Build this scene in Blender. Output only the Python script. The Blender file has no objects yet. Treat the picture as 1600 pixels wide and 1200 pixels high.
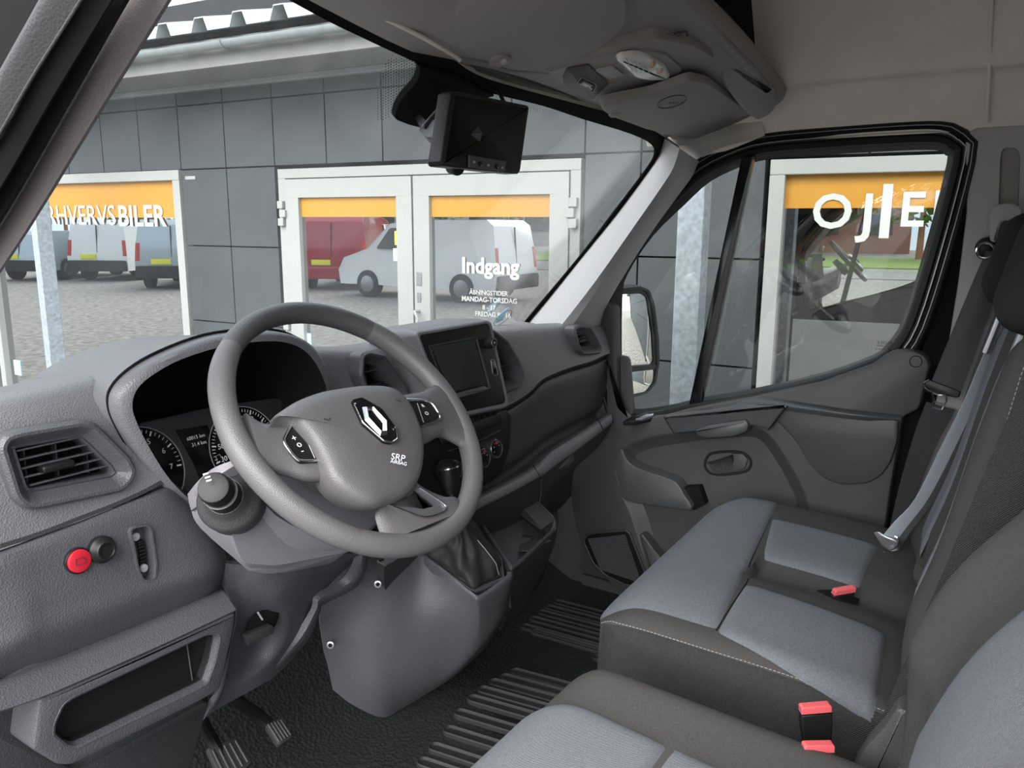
import bpy, bmesh, math, random
from mathutils import Vector as V, Matrix
random.seed(4)
SC = bpy.context.scene
COL = SC.collection
# ------------------------------------------------------------------ camera
FPX = 1250.0
YAW, PIT, ROL = math.radians(56.6), math.radians(11.3), math.radians(0.3)
CAM = V((-1.28, 0.0, 1.74))
FW = V((math.sin(YAW)*math.cos(PIT), math.cos(YAW)*math.cos(PIT), -math.sin(PIT)))
_r = V((math.cos(YAW), -math.sin(YAW), 0)); _u = _r.cross(FW)
RT = _r*math.cos(ROL) + _u*math.sin(ROL)
UPV = -_r*math.sin(ROL) + _u*math.cos(ROL)
cd = bpy.data.cameras.new('camera'); cam = bpy.data.objects.new('camera', cd); COL.objects.link(cam)
cd.sensor_width = 36; cd.lens = FPX/1600*36; cd.clip_start = 0.02; cd.clip_end = 300
cam.matrix_world = Matrix(((RT.x, UPV.x, -FW.x, CAM.x), (RT.y, UPV.y, -FW.y, CAM.y), (RT.z, UPV.z, -FW.z, CAM.z), (0, 0, 0, 1)))
SC.camera = cam
# ------------------------------------------------------------------ light
SC.view_settings.view_transform = 'Standard'; SC.view_settings.look = 'None'
SC.view_settings.gamma = 1; SC.view_settings.use_curve_mapping = False
SC.view_settings.exposure = 1.15
w = bpy.data.worlds.new('world'); SC.world = w; w.use_nodes = True
nt = w.node_tree; bg = nt.nodes['Background']
tc = nt.nodes.new('ShaderNodeTexCoord'); mp = nt.nodes.new('ShaderNodeMapping'); mp.inputs['Scale'].default_value = (1, 1, 2.5)
ns = nt.nodes.new('ShaderNodeTexNoise'); ns.inputs['Scale'].default_value = 1.6; ns.inputs['Detail'].default_value = 5
cr = nt.nodes.new('ShaderNodeValToRGB'); cr.color_ramp.elements[0].position = .35; cr.color_ramp.elements[1].position = .7
cr.color_ramp.elements[0].color = (.66, .78, .98, 1); cr.color_ramp.elements[1].color = (1, 1, 1, 1)
nt.links.new(tc.outputs['Generated'], mp.inputs[0]); nt.links.new(mp.outputs[0], ns.inputs['Vector'])
nt.links.new(ns.outputs['Fac'], cr.inputs[0]); nt.links.new(cr.outputs[0], bg.inputs[0]); bg.inputs[1].default_value = 1.3
sl = bpy.data.lights.new('sun', 'SUN'); sl.energy = 4.2; sl.angle = math.radians(65); sl.color = (1, .965, .92)
so = bpy.data.objects.new('sun', sl); COL.objects.link(so); so.location = (-6, -4, 9)
so.rotation_euler = V((.80, .10, -.58)).normalized().to_track_quat('-Z', 'Y').to_euler()
# ------------------------------------------------------------------ pixel helpers (design-time survey of the photo)
def ray(px, py): return FW + RT*((px-800)/FPX) + UPV*((600-py)/FPX)
def U(px, py, x=None, y=None, z=None):
    d = ray(px, py)
    if x is not None: t = (x-CAM.x)/d.x
    elif y is not None: t = (y-CAM.y)/d.y
    else: t = (z-CAM.z)/d.z
    return CAM + d*t
def UPL(px, py, p0, n):
    d = ray(px, py); return CAM + d*((V(p0)-CAM).dot(V(n))/d.dot(V(n)))
# ------------------------------------------------------------------ materials
M = {}
def mat(name, col, rough=.5, metal=0, bump=0, bscale=400, spec=.5, var=0, vscale=6, emit=None, coat=0, weave=None, dscale=None):
    m = bpy.data.materials.new(name); m.use_nodes = True; t = m.node_tree; b = t.nodes['Principled BSDF']
    c = (*col, 1) if len(col) == 3 else col
    b.inputs['Base Color'].default_value = c; b.inputs['Roughness'].default_value = rough
    b.inputs['Metallic'].default_value = metal; b.inputs['Specular IOR Level'].default_value = spec
    b.inputs['Coat Weight'].default_value = coat
    tcn = t.nodes.new('ShaderNodeTexCoord')
    if var:
        n = t.nodes.new('ShaderNodeTexNoise'); n.inputs['Scale'].default_value = vscale; n.inputs['Detail'].default_value = 6
        t.links.new(tcn.outputs['Object'], n.inputs['Vector'])
        r = t.nodes.new('ShaderNodeValToRGB'); r.color_ramp.elements[0].position = .3; r.color_ramp.elements[1].position = .72
        r.color_ramp.elements[0].color = tuple(x*(1-var) for x in c[:3])+(1,); r.color_ramp.elements[1].color = tuple(min(1, x*(1+var)) for x in c[:3])+(1,)
        t.links.new(n.outputs['Fac'], r.inputs[0]); t.links.new(r.outputs[0], b.inputs['Base Color'])
    if bump:
        if weave:
            n = t.nodes.new('ShaderNodeTexWave'); n.wave_type = 'BANDS'; n.bands_direction = 'DIAGONAL'; n.inputs['Scale'].default_value = weave; n.inputs['Distortion'].default_value = 1.2
            n.inputs['Detail'].default_value = 2; n.inputs['Detail Scale'].default_value = 3; out = n.outputs['Fac']
        else:
            n = t.nodes.new('ShaderNodeTexVoronoi') if dscale is None else t.nodes.new('ShaderNodeTexNoise')
            n.inputs['Scale'].default_value = bscale; out = n.outputs[0]
        t.links.new(tcn.outputs['Object'], n.inputs['Vector'])
        bp = t.nodes.new('ShaderNodeBump'); bp.inputs['Strength'].default_value = bump; bp.inputs['Distance'].default_value = .002
        t.links.new(out, bp.inputs['Height']); t.links.new(bp.outputs[0], b.inputs['Normal'])
    if emit:
        b.inputs['Emission Color'].default_value = (*emit[:3], 1); b.inputs['Emission Strength'].default_value = emit[3]
    M[name] = m; return m
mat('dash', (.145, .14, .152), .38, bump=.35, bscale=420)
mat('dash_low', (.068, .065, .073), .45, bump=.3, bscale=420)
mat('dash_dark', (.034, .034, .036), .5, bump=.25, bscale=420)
mat('door_plastic', (.05, .048, .05), .48, bump=.2, bscale=420)
mat('door_cap', (.055, .059, .063), .42, bump=.15, bscale=420)
mat('wheel', (.105, .10, .103), .4, bump=.22, bscale=650)
mat('wheel_dark', (.07, .066, .07), .45, bump=.3, bscale=380)
mat('shroud', (.19, .18, .2), .5, bump=.15, bscale=500)
mat('black', (.010, .010, .010), .42, spec=.3)
mat('matt_black', (.008, .008, .008), .85, spec=.12)
mat('screen_black', (.004, .004, .004), .2, spec=.2)
mat('gloss_black', (.006, .006, .007), .12)
mat('screen', (.03, .034, .028), .1)
mat('chrome', (.7, .7, .72), .16, metal=1)
mat('satin', (.32, .32, .34), .32, metal=.8)
mat('red', (.48, .015, .03), .3)
mat('buckle_red', (.62, .10, .11), .35)
mat('white_mark', (.8, .8, .8), .5)
mat('grey_mark', (.35, .35, .36), .5)
mat('shelf_dark', (.075, .07, .066), .5)
mat('liner', (.66, .62, .57), .95, bump=.3, bscale=900, var=.05, vscale=9)
mat('shelf', (.27, .25, .235), .6, bump=.2, bscale=500)
mat('visor', (.27, .25, .235), .7, bump=.2, bscale=700)
mat('pillar', (.36, .345, .345), .55, bump=.2, bscale=500)
mat('pillar_brown', (.10, .088, .086), .5, bump=.2, bscale=500)
mat('fabric_grey', (.165, .175, .195), .95, bump=.6, weave=260, var=.22, vscale=420, spec=.2)
mat('fabric_dark', (.070, .067, .065), .95, bump=.5, weave=330, var=.2, vscale=500, spec=.2)
mat('fabric_black', (.024, .023, .023), .9, bump=.4, weave=330, spec=.2)
mat('fabric_side', (.05, .049, .05), .95, bump=.8, weave=180, var=.25, vscale=400, spec=.2)
mat('thread', (.32, .32, .33), .7)
mat('belt', (.035, .036, .038), .5, bump=.4, weave=300)
mat('belt_light', (.40, .44, .50), .5, bump=.4, weave=300)
mat('rubber', (.015, .016, .016), .36, bump=1.0, bscale=130)
mat('rubber_smooth', (.015, .016, .016), .6)
mat('boot', (.02, .02, .021), .65, bump=.25, bscale=500)
mat('lens', (.75, .74, .72), .12, spec=.8)
mat('bulb', (.5, .33, .26), .3)
mat('cladding', (.034, .039, .044), .55, var=.12, vscale=1.3)
mat('joint', (.01, .01, .012), .8)
mat('white_frame', (.285, .29, .28), .4)
mat('orange', (.43, .195, .008), .45)
mat('white_letter', (.48, .48, .47), .5)
mat('galv', (.30, .34, .38), .45, metal=.25, var=.25, vscale=45)
mat('gutter', (.22, .245, .245), .5, metal=.2, var=.1, vscale=20)
mat('soffit', (.15, .16, .155), .8, var=.25, vscale=60)
mat('roof_sheet', (.42, .44, .46), .5)
mat('gravel', (.24, .23, .21), .95, var=.5, vscale=9)
mat('grass', (.16, .26, .04), .95, var=.3, vscale=2)
mat('asphalt', (.2, .2, .2), .9, var=.1)
mat('paver', (.3, .2, .17), .9, var=.25, vscale=9)
mat('leaf', (.09, .18, .03), .9, var=.5, vscale=4)
mat('car_white', (.75, .77, .78), .25, coat=.6)
mat('car_silver', (.42, .5, .54), .25, metal=.3, coat=.6)
mat('car_red', (.34, .01, .025), .25, coat=.7)
mat('car_glass', (.02, .025, .028), .08)
mat('tyre', (.015, .015, .015), .8)
mat('tail', (.5, .02, .02), .2)
mat('plate', (.75, .75, .03), .4)
mat('brick_far', (.36, .17, .12), .9)
mat('concrete', (.45, .43, .4), .9, var=.15)
mat('mirror', (.92, .93, .92), .01, metal=1)
mat('sticker_y', (.8, .62, .05), .5)
mat('sticker_b', (.45, .75, .9), .5)
def glassmat(name, tint, refl, rough=0.0, dust=0.0):
    m = bpy.data.materials.new(name); m.use_nodes = True; t = m.node_tree; t.nodes.clear()
    o = t.nodes.new('ShaderNodeOutputMaterial'); tr = t.nodes.new('ShaderNodeBsdfTransparent'); tr.inputs[0].default_value = (*tint, 1)
    gl = t.nodes.new('ShaderNodeBsdfGlossy'); gl.inputs['Roughness'].default_value = rough
    fr = t.nodes.new('ShaderNodeLayerWeight'); fr.inputs[0].default_value = .5
    pw = t.nodes.new('ShaderNodeMath'); pw.operation = 'POWER'; pw.inputs[1].default_value = 5; t.links.new(fr.outputs['Facing'], pw.inputs[0])
    ma = t.nodes.new('ShaderNodeMath'); ma.operation = 'MULTIPLY_ADD'; ma.inputs[1].default_value = .9-refl; ma.inputs[2].default_value = .04+refl; ma.use_clamp = True
    mx = t.nodes.new('ShaderNodeMixShader'); t.links.new(pw.outputs[0], ma.inputs[0]); t.links.new(ma.outputs[0], mx.inputs[0])
    t.links.new(tr.outputs[0], mx.inputs[1]); t.links.new(gl.outputs[0], mx.inputs[2]); last = mx.outputs[0]
    if dust:
        tcn = t.nodes.new('ShaderNodeTexCoord'); n = t.nodes.new('ShaderNodeTexNoise'); n.inputs['Scale'].default_value = 900; n.inputs['Detail'].default_value = 2
        n2 = t.nodes.new('ShaderNodeTexNoise'); n2.inputs['Scale'].default_value = 5; n2.inputs['Detail'].default_value = 6; n2.inputs['Distortion'].default_value = 1.5
        for q in (n, n2): t.links.new(tcn.outputs['Object'], q.inputs['Vector'])
        r1 = t.nodes.new('ShaderNodeMapRange'); r1.inputs[1].default_value = .55; r1.inputs[2].default_value = .75; r1.inputs[4].default_value = dust*1.6
        r2 = t.nodes.new('ShaderNodeMapRange'); r2.inputs[1].default_value = .3; r2.inputs[2].default_value = .75; r2.inputs[4].default_value = dust*1.2; r2.inputs[3].default_value = dust*.25
        t.links.new(n.outputs[0], r1.inputs[0]); t.links.new(n2.outputs[0], r2.inputs[0])
        ad = t.nodes.new('ShaderNodeMath'); ad.operation = 'ADD'; t.links.new(r1.outputs[0], ad.inputs[0]); t.links.new(r2.outputs[0], ad.inputs[1])
        df = t.nodes.new('ShaderNodeBsdfDiffuse'); df.inputs[0].default_value = (.75, .76, .74, 1)
        tl = t.nodes.new('ShaderNodeBsdfTranslucent'); tl.inputs[0].default_value = (.75, .76, .74, 1)
        m3 = t.nodes.new('ShaderNodeMixShader'); t.links.new(df.outputs[0], m3.inputs[1]); t.links.new(tl.outputs[0], m3.inputs[2])
        m2 = t.nodes.new('ShaderNodeMixShader'); t.links.new(ad.outputs[0], m2.inputs[0]); t.links.new(last, m2.inputs[1]); t.links.new(m3.outputs[0], m2.inputs[2]); last = m2.outputs[0]
    t.links.new(last, o.inputs[0]); M[name] = m
glassmat('windshield', (.95, .97, .96), -.015, dust=.045)
glassmat('side_glass', (.95, .97, .95), .02)
glassmat('shop_glass', (.12, .12, .11), .52)
glassmat('clear', (1, 1, 1), 0)
# ------------------------------------------------------------------ mesh helpers
LOC = {}
def tag(o, label=None, cat=None, group=None, kind=None):
    if label: o['label'] = label
    if cat: o['category'] = cat
    if group: o['group'] = group
    if kind: o['kind'] = kind
    return o
def thing(name, loc, label=None, cat=None, group=None, kind=None):
    o = bpy.data.objects.new(name, None); COL.objects.link(o); o.location = loc; o.empty_display_size = .05
    LOC[o.name] = V(loc); return tag(o, label, cat, group, kind)
def mk(name, verts, faces, m, parent=None, ang=35, bev=0, seg=2, **kw):
    if parent is not None: org = LOC[parent.name]
    else:
        n = len(verts); org = V((sum(v[0] for v in verts)/n, sum(v[1] for v in verts)/n, min(v[2] for v in verts)))
    me = bpy.data.meshes.new(name); me.from_pydata([V(v)-org for v in verts], [], faces)
    me.materials.append(M[m] if isinstance(m, str) else m)
    bm = bmesh.new(); bm.from_mesh(me); bmesh.ops.remove_doubles(bm, verts=bm.verts, dist=1e-6); bmesh.ops.recalc_face_normals(bm, faces=bm.faces); bm.to_mesh(me); bm.free()
    me.polygons.foreach_set('use_smooth', [True]*len(me.polygons)); me.set_sharp_from_angle(angle=math.radians(ang))
    o = bpy.data.objects.new(name, me); COL.objects.link(o)
    if parent is not None: o.parent = parent
    else: o.location = org
    LOC[o.name] = org
    if bev:
        b = o.modifiers.new('bevel', 'BEVEL'); b.width = bev; b.segments = seg; b.limit_method = 'ANGLE'; b.angle_limit = math.radians(30); b.harden_normals = False
    return tag(o, **kw)
def rnd(poly, r, seg=5):
    out = []; n = len(poly)
    for i in range(n):
        a, p, b = poly[i-1], poly[i], poly[(i+1) % n]
        da, db = a-p, b-p; k = min(r, da.length*.48, db.length*.48)
        pa, pb = p+da.normalized()*k, p+db.normalized()*k
        for j in range(seg+1):
            t = j/seg; out.append(pa*(1-t)**2 + p*2*t*(1-t) + pb*t*t)
    return out
def loopx(pts, r=.008, seg=5, **ax): return rnd([U(a, b, **ax) for a, b in pts], r, seg)
def looppl(pts, p0, n, r=.008, seg=5): return rnd([UPL(a, b, p0, n) for a, b in pts], r, seg)
def inset(loop, n, d):
    if abs(d) < 1e-9: return [V(p) for p in loop]
    n = V(n).normalized(); N = len(loop)
    area = sum((loop[i].cross(loop[(i+1) % N])).dot(n) for i in range(N)); s = 1 if area > 0 else -1
    out = []
    for i in range(N):
        a, p, b = loop[i-1], loop[i], loop[(i+1) % N]
        e1 = (p-a).normalized(); e2 = (b-p).normalized()
        m1 = n.cross(e1)*s; m2 = n.cross(e2)*s; m = m1+m2
        m = m.normalized() if m.length > 1e-6 else m1
        k = max(.5, m.dot(m1)); out.append(p + m*(d/k))
    return out
def rim(name, loop, n, prof, m, parent=None, cap0=False, cap1=True, **kw):
    """prof: list of (inset, height along n)"""
    n = V(n).normalized(); vs = []; fs = []; N = len(loop)
    for d, h in prof:
        vs += [p + n*h for p in inset(loop, n, d)]
    for k in range(len(prof)-1):
        for i in range(N):
            j = (i+1) % N; fs.append((k*N+i, k*N+j, (k+1)*N+j, (k+1)*N+i))
    if cap0: fs.append(tuple(range(N))[::-1])
    if cap1: fs.append(tuple(range((len(prof)-1)*N, len(prof)*N)))
    return mk(name, vs, fs, m, parent, **kw)
def slab(name, loop, n, th, m, parent=None, b=.002, **kw):
    """solid plate whose outer face lies in the loop's plane"""
    return rim(name, loop, n, [(0, -th), (0, -b), (b*.3, -b*.3), (b, 0)], m, parent, cap0=True, **kw)
def frame(name, loop, n, w_, th, m, parent=None, b=.002, **kw):
    """closed ring of width w_"""
    n = V(n).normalized(); pr = [(0, -th), (0, -b), (b, 0), (w_-b, 0), (w_, -b), (w_, -th)]; N = len(loop); vs = []; fs = []
    for d, h in pr: vs += [p + n*h for p in inset(loop, n, d)]
    K = len(pr)
    for k in range(K):
        for i in range(N):
            j = (i+1) % N; k2 = (k+1) % K; fs.append((k*N+i, k*N+j, k2*N+j, k2*N+i))
    return mk(name, vs, fs, m, parent, **kw)
def circ(c, n, r, N=24, sx=1):
    n = V(n).normalized(); a = n.cross(V((0, 0, 1))); a = a.normalized() if a.length > .01 else V((1, 0, 0)); b = n.cross(a)
    return [V(c) + a*(r*sx*math.cos(2*math.pi*i/N)) + b*(r*math.sin(2*math.pi*i/N)) for i in range(N)]
def disc(name, c, n, r, th, m, parent=None, N=24, b=.001, sx=1, **kw): return slab(name, circ(c, n, r, N, sx), n, th, m, parent, b, **kw)
def tube(name, path, r, m, parent=None, n=10, closed=False, sx=1, ret=False, **kw):
    path = [V(p) for p in path]; N = len(path); R = r if isinstance(r, (list, tuple)) else [r]*N
    vs = []; fs = []; up = None
    for i, p in enumerate(path):
        a = path[i-1] if (i or closed) else p; b = path[(i+1) % N] if (i < N-1 or closed) else p
        t = (b-a).normalized()
        if up is None: up = t.cross(V((0, 0, 1)) if abs(t.z) < .9 else V((1, 0, 0))).normalized()
        up = (up - t*up.dot(t)).normalized(); sd = t.cross(up)
        for k in range(n):
            q = 2*math.pi*k/n; vs.append(p + up*(R[i]*math.cos(q)*sx) + sd*(R[i]*math.sin(q)))
    for i in range(N if closed else N-1):
        j = (i+1) % N
        for k in range(n):
            l = (k+1) % n; fs.append((i*n+k, i*n+l, j*n+l, j*n+k))
    if not closed: fs += [tuple(range(n))[::-1], tuple(range((N-1)*n, N*n))]
    if ret: return vs, fs
    return mk(name, vs, fs, m, parent, **kw)
def crom(p0, p1, p2, p3, t):
    return p1*1.0 + (p2-p0)*(.5*t) + (p0*2-p1*5+p2*4-p3)*(.5*t*t) + (p1*3-p0-p2*3+p3)*(.5*t**3)
def crv(pts, s, closed=False):
    pts = [V(p) for p in pts]; n = len(pts); out = []
    for i in range(n if closed else n-1):
        if closed: q = [pts[(i+k) % n] for k in (-1, 0, 1, 2)]
        else: q = [pts[i-1] if i else pts[0]*2-pts[1], pts[i], pts[i+1], pts[i+2] if i+2 < n else pts[-1]*2-pts[-2]]
        for k in range(s): out.append(crom(*q, k/s))
    if not closed: out.append(pts[-1])
    return out
def net(name, rows, m, parent=None, su=5, sv=5, th=.004, flip=False, **kw):
    R = [crv(r, su) for r in rows]; cols = list(zip(*R)); Cc = [crv(c, sv) for c in cols]
    nu, nv = len(Cc), len(Cc[0]); vs = [Cc[i][j] for i in range(nu) for j in range(nv)]
    idx = lambda i, j: i*nv+j
    fs = [(idx(i, j), idx(i+1, j), idx(i+1, j+1), idx(i, j+1)) for i in range(nu-1) for j in range(nv-1)]
    if th:
        nn = []
        for i in range(nu):
            for j in range(nv):
                a = Cc[min(i+1, nu-1)][j]-Cc[max(i-1, 0)][j]; b = Cc[i][min(j+1, nv-1)]-Cc[i][max(j-1, 0)]
                q = a.cross(b); nn.append(q.normalized() if q.length > 1e-12 else V((0, 0, 1)))
        c = sum((v for v in vs), V())/len(vs)
        s = sum(1 if q.dot(CAM-v) > 0 else -1 for q, v in zip(nn, vs)); s = (1 if s > 0 else -1)*(-1 if flip else 1)
        n0 = len(vs); vs += [v - q*(s*th) for v, q in zip(vs, nn)]
        fs += [tuple(k+n0 for k in f)[::-1] for f in fs]
        e = [idx(i, 0) for i in range(nu)] + [idx(nu-1, j) for j in range(1, nv)] + [idx(i, nv-1) for i in range(nu-2, -1, -1)] + [idx(0, j) for j in range(nv-2, 0, -1)]
        for k in range(len(e)):
            a, b = e[k], e[(k+1) % len(e)]; fs.append((a, b, b+n0, a+n0))
    return mk(name, vs, fs, m, parent, **kw)
def box(name, c, d, m, parent=None, bev=.002, rot=None, **kw):
    c = V(c); hx, hy, hz = d[0]/2, d[1]/2, d[2]/2
    vs = [V((sx*hx, sy*hy, sz*hz)) for sx in (-1, 1) for sy in (-1, 1) for sz in (-1, 1)]
    if rot is not None: vs = [rot @ v for v in vs]
    vs = [v+c for v in vs]
    fs = [(0, 1, 3, 2), (4, 6, 7, 5), (0, 4, 5, 1), (2, 3, 7, 6), (0, 2, 6, 4), (1, 5, 7, 3)]
    return mk(name, vs, fs, m, parent, bev=bev, **kw)
def basis(xa, ya, za): return Matrix(((xa.x, ya.x, za.x), (xa.y, ya.y, za.y), (xa.z, ya.z, za.z)))
def cut(o, loop, n, d0, d1):
    """carve a prism (loop moved d0..d1 along n) out of o"""
    n = V(n).normalized(); org = LOC[o.name]; N = len(loop)
    vs = [p+n*d0-org for p in loop]+[p+n*d1-org for p in loop]
    fs = [tuple(range(N))[::-1], tuple(range(N, 2*N))]+[(i, (i+1) % N, N+(i+1) % N, N+i) for i in range(N)]
    me = bpy.data.meshes.new('c'); me.from_pydata(vs, [], fs)
    bm = bmesh.new(); bm.from_mesh(me); bmesh.ops.recalc_face_normals(bm, faces=bm.faces); bm.to_mesh(me); bm.free()
    c = bpy.data.objects.new('c', me); COL.objects.link(c)
    c.matrix_world = Matrix.Translation(org)
    md = o.modifiers.new('b', 'BOOLEAN'); md.operation = 'DIFFERENCE'; md.object = c; md.solver = 'EXACT'
    bpy.context.view_layer.update(); dg = bpy.context.evaluated_depsgraph_get()
    nm = bpy.data.meshes.new_from_object(o.evaluated_get(dg)); o.modifiers.clear(); old = o.data; o.data = nm
    bpy.data.objects.remove(c); nm.set_sharp_from_angle(angle=math.radians(35))
    if len(nm.polygons) == 0: print('CUT EMPTY', o.name); o.data = old
def txt(name, s, p, right, up, size, m, parent=None, depth=.0004, bold=0, align='CENTER', sx=1, **kw):
    cu = bpy.data.curves.new(name, 'FONT'); cu.body = s; cu.size = size; cu.extrude = depth; cu.offset = bold; cu.align_x = align; cu.align_y = 'CENTER'; cu.resolution_u = 3
    t = bpy.data.objects.new('t', cu); COL.objects.link(t); bpy.context.view_layer.update()
    me = bpy.data.meshes.new_from_object(t.evaluated_get(bpy.context.evaluated_depsgraph_get())); bpy.data.objects.remove(t)
    r = V(right).normalized(); u = V(up); u = (u-r*u.dot(r)).normalized(); n = r.cross(u)
    mw = Matrix(((r.x*sx, u.x, n.x, p[0]), (r.y*sx, u.y, n.y, p[1]), (r.z*sx, u.z, n.z, p[2]), (0, 0, 0, 1)))
    org = LOC[parent.name] if parent is not None else V(p)
    me.transform(Matrix.Translation(-org) @ mw); me.materials.clear(); me.materials.append(M[m])
    o = bpy.data.objects.new(name, me); COL.objects.link(o)
    if parent is not None: o.parent = parent
    else: o.location = org
    LOC[o.name] = org
    return tag(o, **kw)
class MB:
    def __init__(s): s.v = []; s.f = []
    def add(s, vs, fs):
        k = len(s.v); s.v += [V(v) for v in vs]; s.f += [tuple(i+k for i in f) for f in fs]
    def box(s, c, d, rot=None):
        hx, hy, hz = d[0]/2, d[1]/2, d[2]/2
        vs = [V((a*hx, b*hy, e*hz)) for a in (-1, 1) for b in (-1, 1) for e in (-1, 1)]
        if rot is not None: vs = [rot @ v for v in vs]
        s.add([v+V(c) for v in vs], [(0, 1, 3, 2), (4, 6, 7, 5), (0, 4, 5, 1), (2, 3, 7, 6), (0, 2, 6, 4), (1, 5, 7, 3)])
    def quadbar(s, a, b, w_, h_, n):
        """bar from a to b, width w_ (in plane), depth h_ along n"""
        d = (V(b)-V(a)); L = d.length; d = d.normalized(); n = V(n).normalized(); sd = n.cross(d).normalized(); s.box((V(a)+V(b))/2, (L, w_, h_), basis(d, sd, n))
    def build(s, name, m, parent=None, **kw): return mk(name, s.v, s.f, m, parent, **kw)
# ================================================================== OUTSIDE
WA = math.radians(5.0)
WD = V((-math.sin(WA), math.cos(WA), 0)); WN = V((-math.cos(WA), -math.sin(WA), 0)); WP = V((2.52, 2.1, 0))   # wall direction, outward normal (to the van), a point
def B(px, py, off=0.0): return UPL(px, py, WP+WN*off, WN)
def wl(s, z, off=0.0): return WP + WD*s + WN*off + V((0, 0, z))          # s metres along the wall
def sz(px, py, off=0.0):
    p = B(px, py, off)-WP; return p.dot(WD), p.z
def wbox(mb, s0, s1, z0, z1, o0, o1):
    mb.box(wl((s0+s1)/2, (z0+z1)/2, (o0+o1)/2), (abs(s1-s0), abs(o1-o0), abs(z1-z0)), basis(WD, -WN, V((0, 0, 1))))
def wpart(name, s0, s1, z0, z1, o0, o1, m, parent=None, bev=.002, **kw):
    mb = MB(); wbox(mb, s0, s1, z0, z1, o0, o1); return mb.build(name, m, parent, bev=bev, **kw)
g = MB(); g.box((0, 30, -.05), (120, 140, .1)); g.build('ground', 'gravel', kind='structure')
# far setting, seen only as reflections in the shop glass
tag(box('road', (-26, 30, .01), (7, 130, .03), 'asphalt', bev=0), kind='structure')
tag(box('lawn', (-36, 30, .02), (12, 130, .05), 'grass', bev=0), kind='structure')
# --- facade
facade = thing('wall_facade', wl(0, 0), kind='structure')
DS0, DS1 = sz(440, 400)[0], sz(905, 400)[0]           # double door
if DS0 > DS1: DS0, DS1 = DS1, DS0
DZ = 2.08
W1a = 4.95; W1b = 8.2                                  # left shop window: set below from the photo
W1a = sz(290, 400)[0]; W1b = sz(5, 560)[0]+.04
RW0 = sz(1195, 400)[0]; RW1 = RW0-2.6                  # right shop window
WZ0, WZ1 = .12, 2.10
ZT = 2.62
wpart('backing', -16, 14, 0, ZT+.6, -.25, -.16, 'joint', facade, bev=0)
def panels(s0, s1, z0, z1):
    if s1-s0 > .02 and z1-z0 > .02: wpart('panel', s0+.005, s1-.005, z0+.005, z1-.005, -.16, 0, 'cladding', facade, bev=.0)
zs = [0, .52, 1.05, 1.58, 2.1, 2.52, ZT+.1]
def strip(sa, sb, width, rows):
    n = max(1, round((sb-sa)/width)); k = (sb-sa)/n
    for i in range(n):
        for a, b in rows: panels(sa+i*k, sa+(i+1)*k, a, b)
rows_all = list(zip(zs[:-1], zs[1:]))
top = [(2.1, 2.52), (2.52, ZT+.1)]
strip(DS1+.02, W1a-.02, .42, rows_all)
strip(RW0+.02, DS0-.02, .36, rows_all)
strip(DS0-.02, DS1+.02, .44, top); strip(W1a-.02, W1b+.02, .44, top); strip(RW1-.02, RW0+.02, .44, top); strip(RW1-.02, RW0+.02, .44, [(sz(1320, 246)[1]+.01, 2.1)])
strip(W1b+.02, W1b+2.4, .44, rows_all); strip(RW1-9, RW1-.02, .62, rows_all)
# --- shop windows
def shop_window(nm, s0, s1, z0, z1, band0, mull=()):
    r = thing(nm, wl((s0+s1)/2, z0), kind='structure')
    F = .07
    for k, (a, b, c, d) in enumerate([(s0, s1, z1-F, z1), (s0, s1, z0, z0+F), (s0, s0+F, z0+F, z1-F), (s1-F, s1, z0+F, z1-F)]):
        wpart('frame_bar', a, b, c, d, -.08, .012, 'white_frame', r, bev=.004)
    for q in mull: wpart('frame_bar', q-F*.5, q+F*.5, z0+F, z1-F, -.08, .012, 'white_frame', r, bev=.004)
    wpart('pane', s0+F, s1-F, z0+F, z1-F, -.05, -.04, 'shop_glass', r, bev=0)
    wpart('orange_band', s0+F, s1-F, band0, z1-F, -.04, -.036, 'orange', r, bev=0, label='orange film band across top of glass')
    return r
w1 = shop_window('window_1', W1a, W1b, WZ0, WZ1, sz(200, 340, -.04)[1])
p_ = sz(298, 278); wpart('door_tag', p_[0]-.05, p_[0]+.05, p_[1]-.012, p_[1]+.012, 0, .006, 'white_frame', facade)
w2 = shop_window('window_2', RW1, RW0, WZ0, sz(1320, 246)[1], sz(1340, 325, -.04)[1])
wpart('sticker', W1b-.22, W1b-.13, .42, .55, -.04, -.034, 'sticker_b', w1, bev=0)
# lettering on the left window
def wtext(s_, px, py, h, parent, m='white_letter', bold=.004, sx=1, mirror=False, off=-.03, align='CENTER'):
    p = B(px, py, off); return txt('lettering', s_, p, -WD if not mirror else -WD, (0, 0, 1), h, m, parent, bold=bold, sx=sx, align=align)
def capheight(px, py0, py1): return abs(sz(px, py0, -.03)[1]-sz(px, py1, -.03)[1])/.70
H1 = capheight(220, 323, 355)
wtext('BILER', 184, 339, H1, w1, bold=.0045, sx=1.04, align='LEFT')
wtext('ERHVERVS', 181, 338, H1, w1, bold=.0005, sx=1.0, align='RIGHT')
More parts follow.
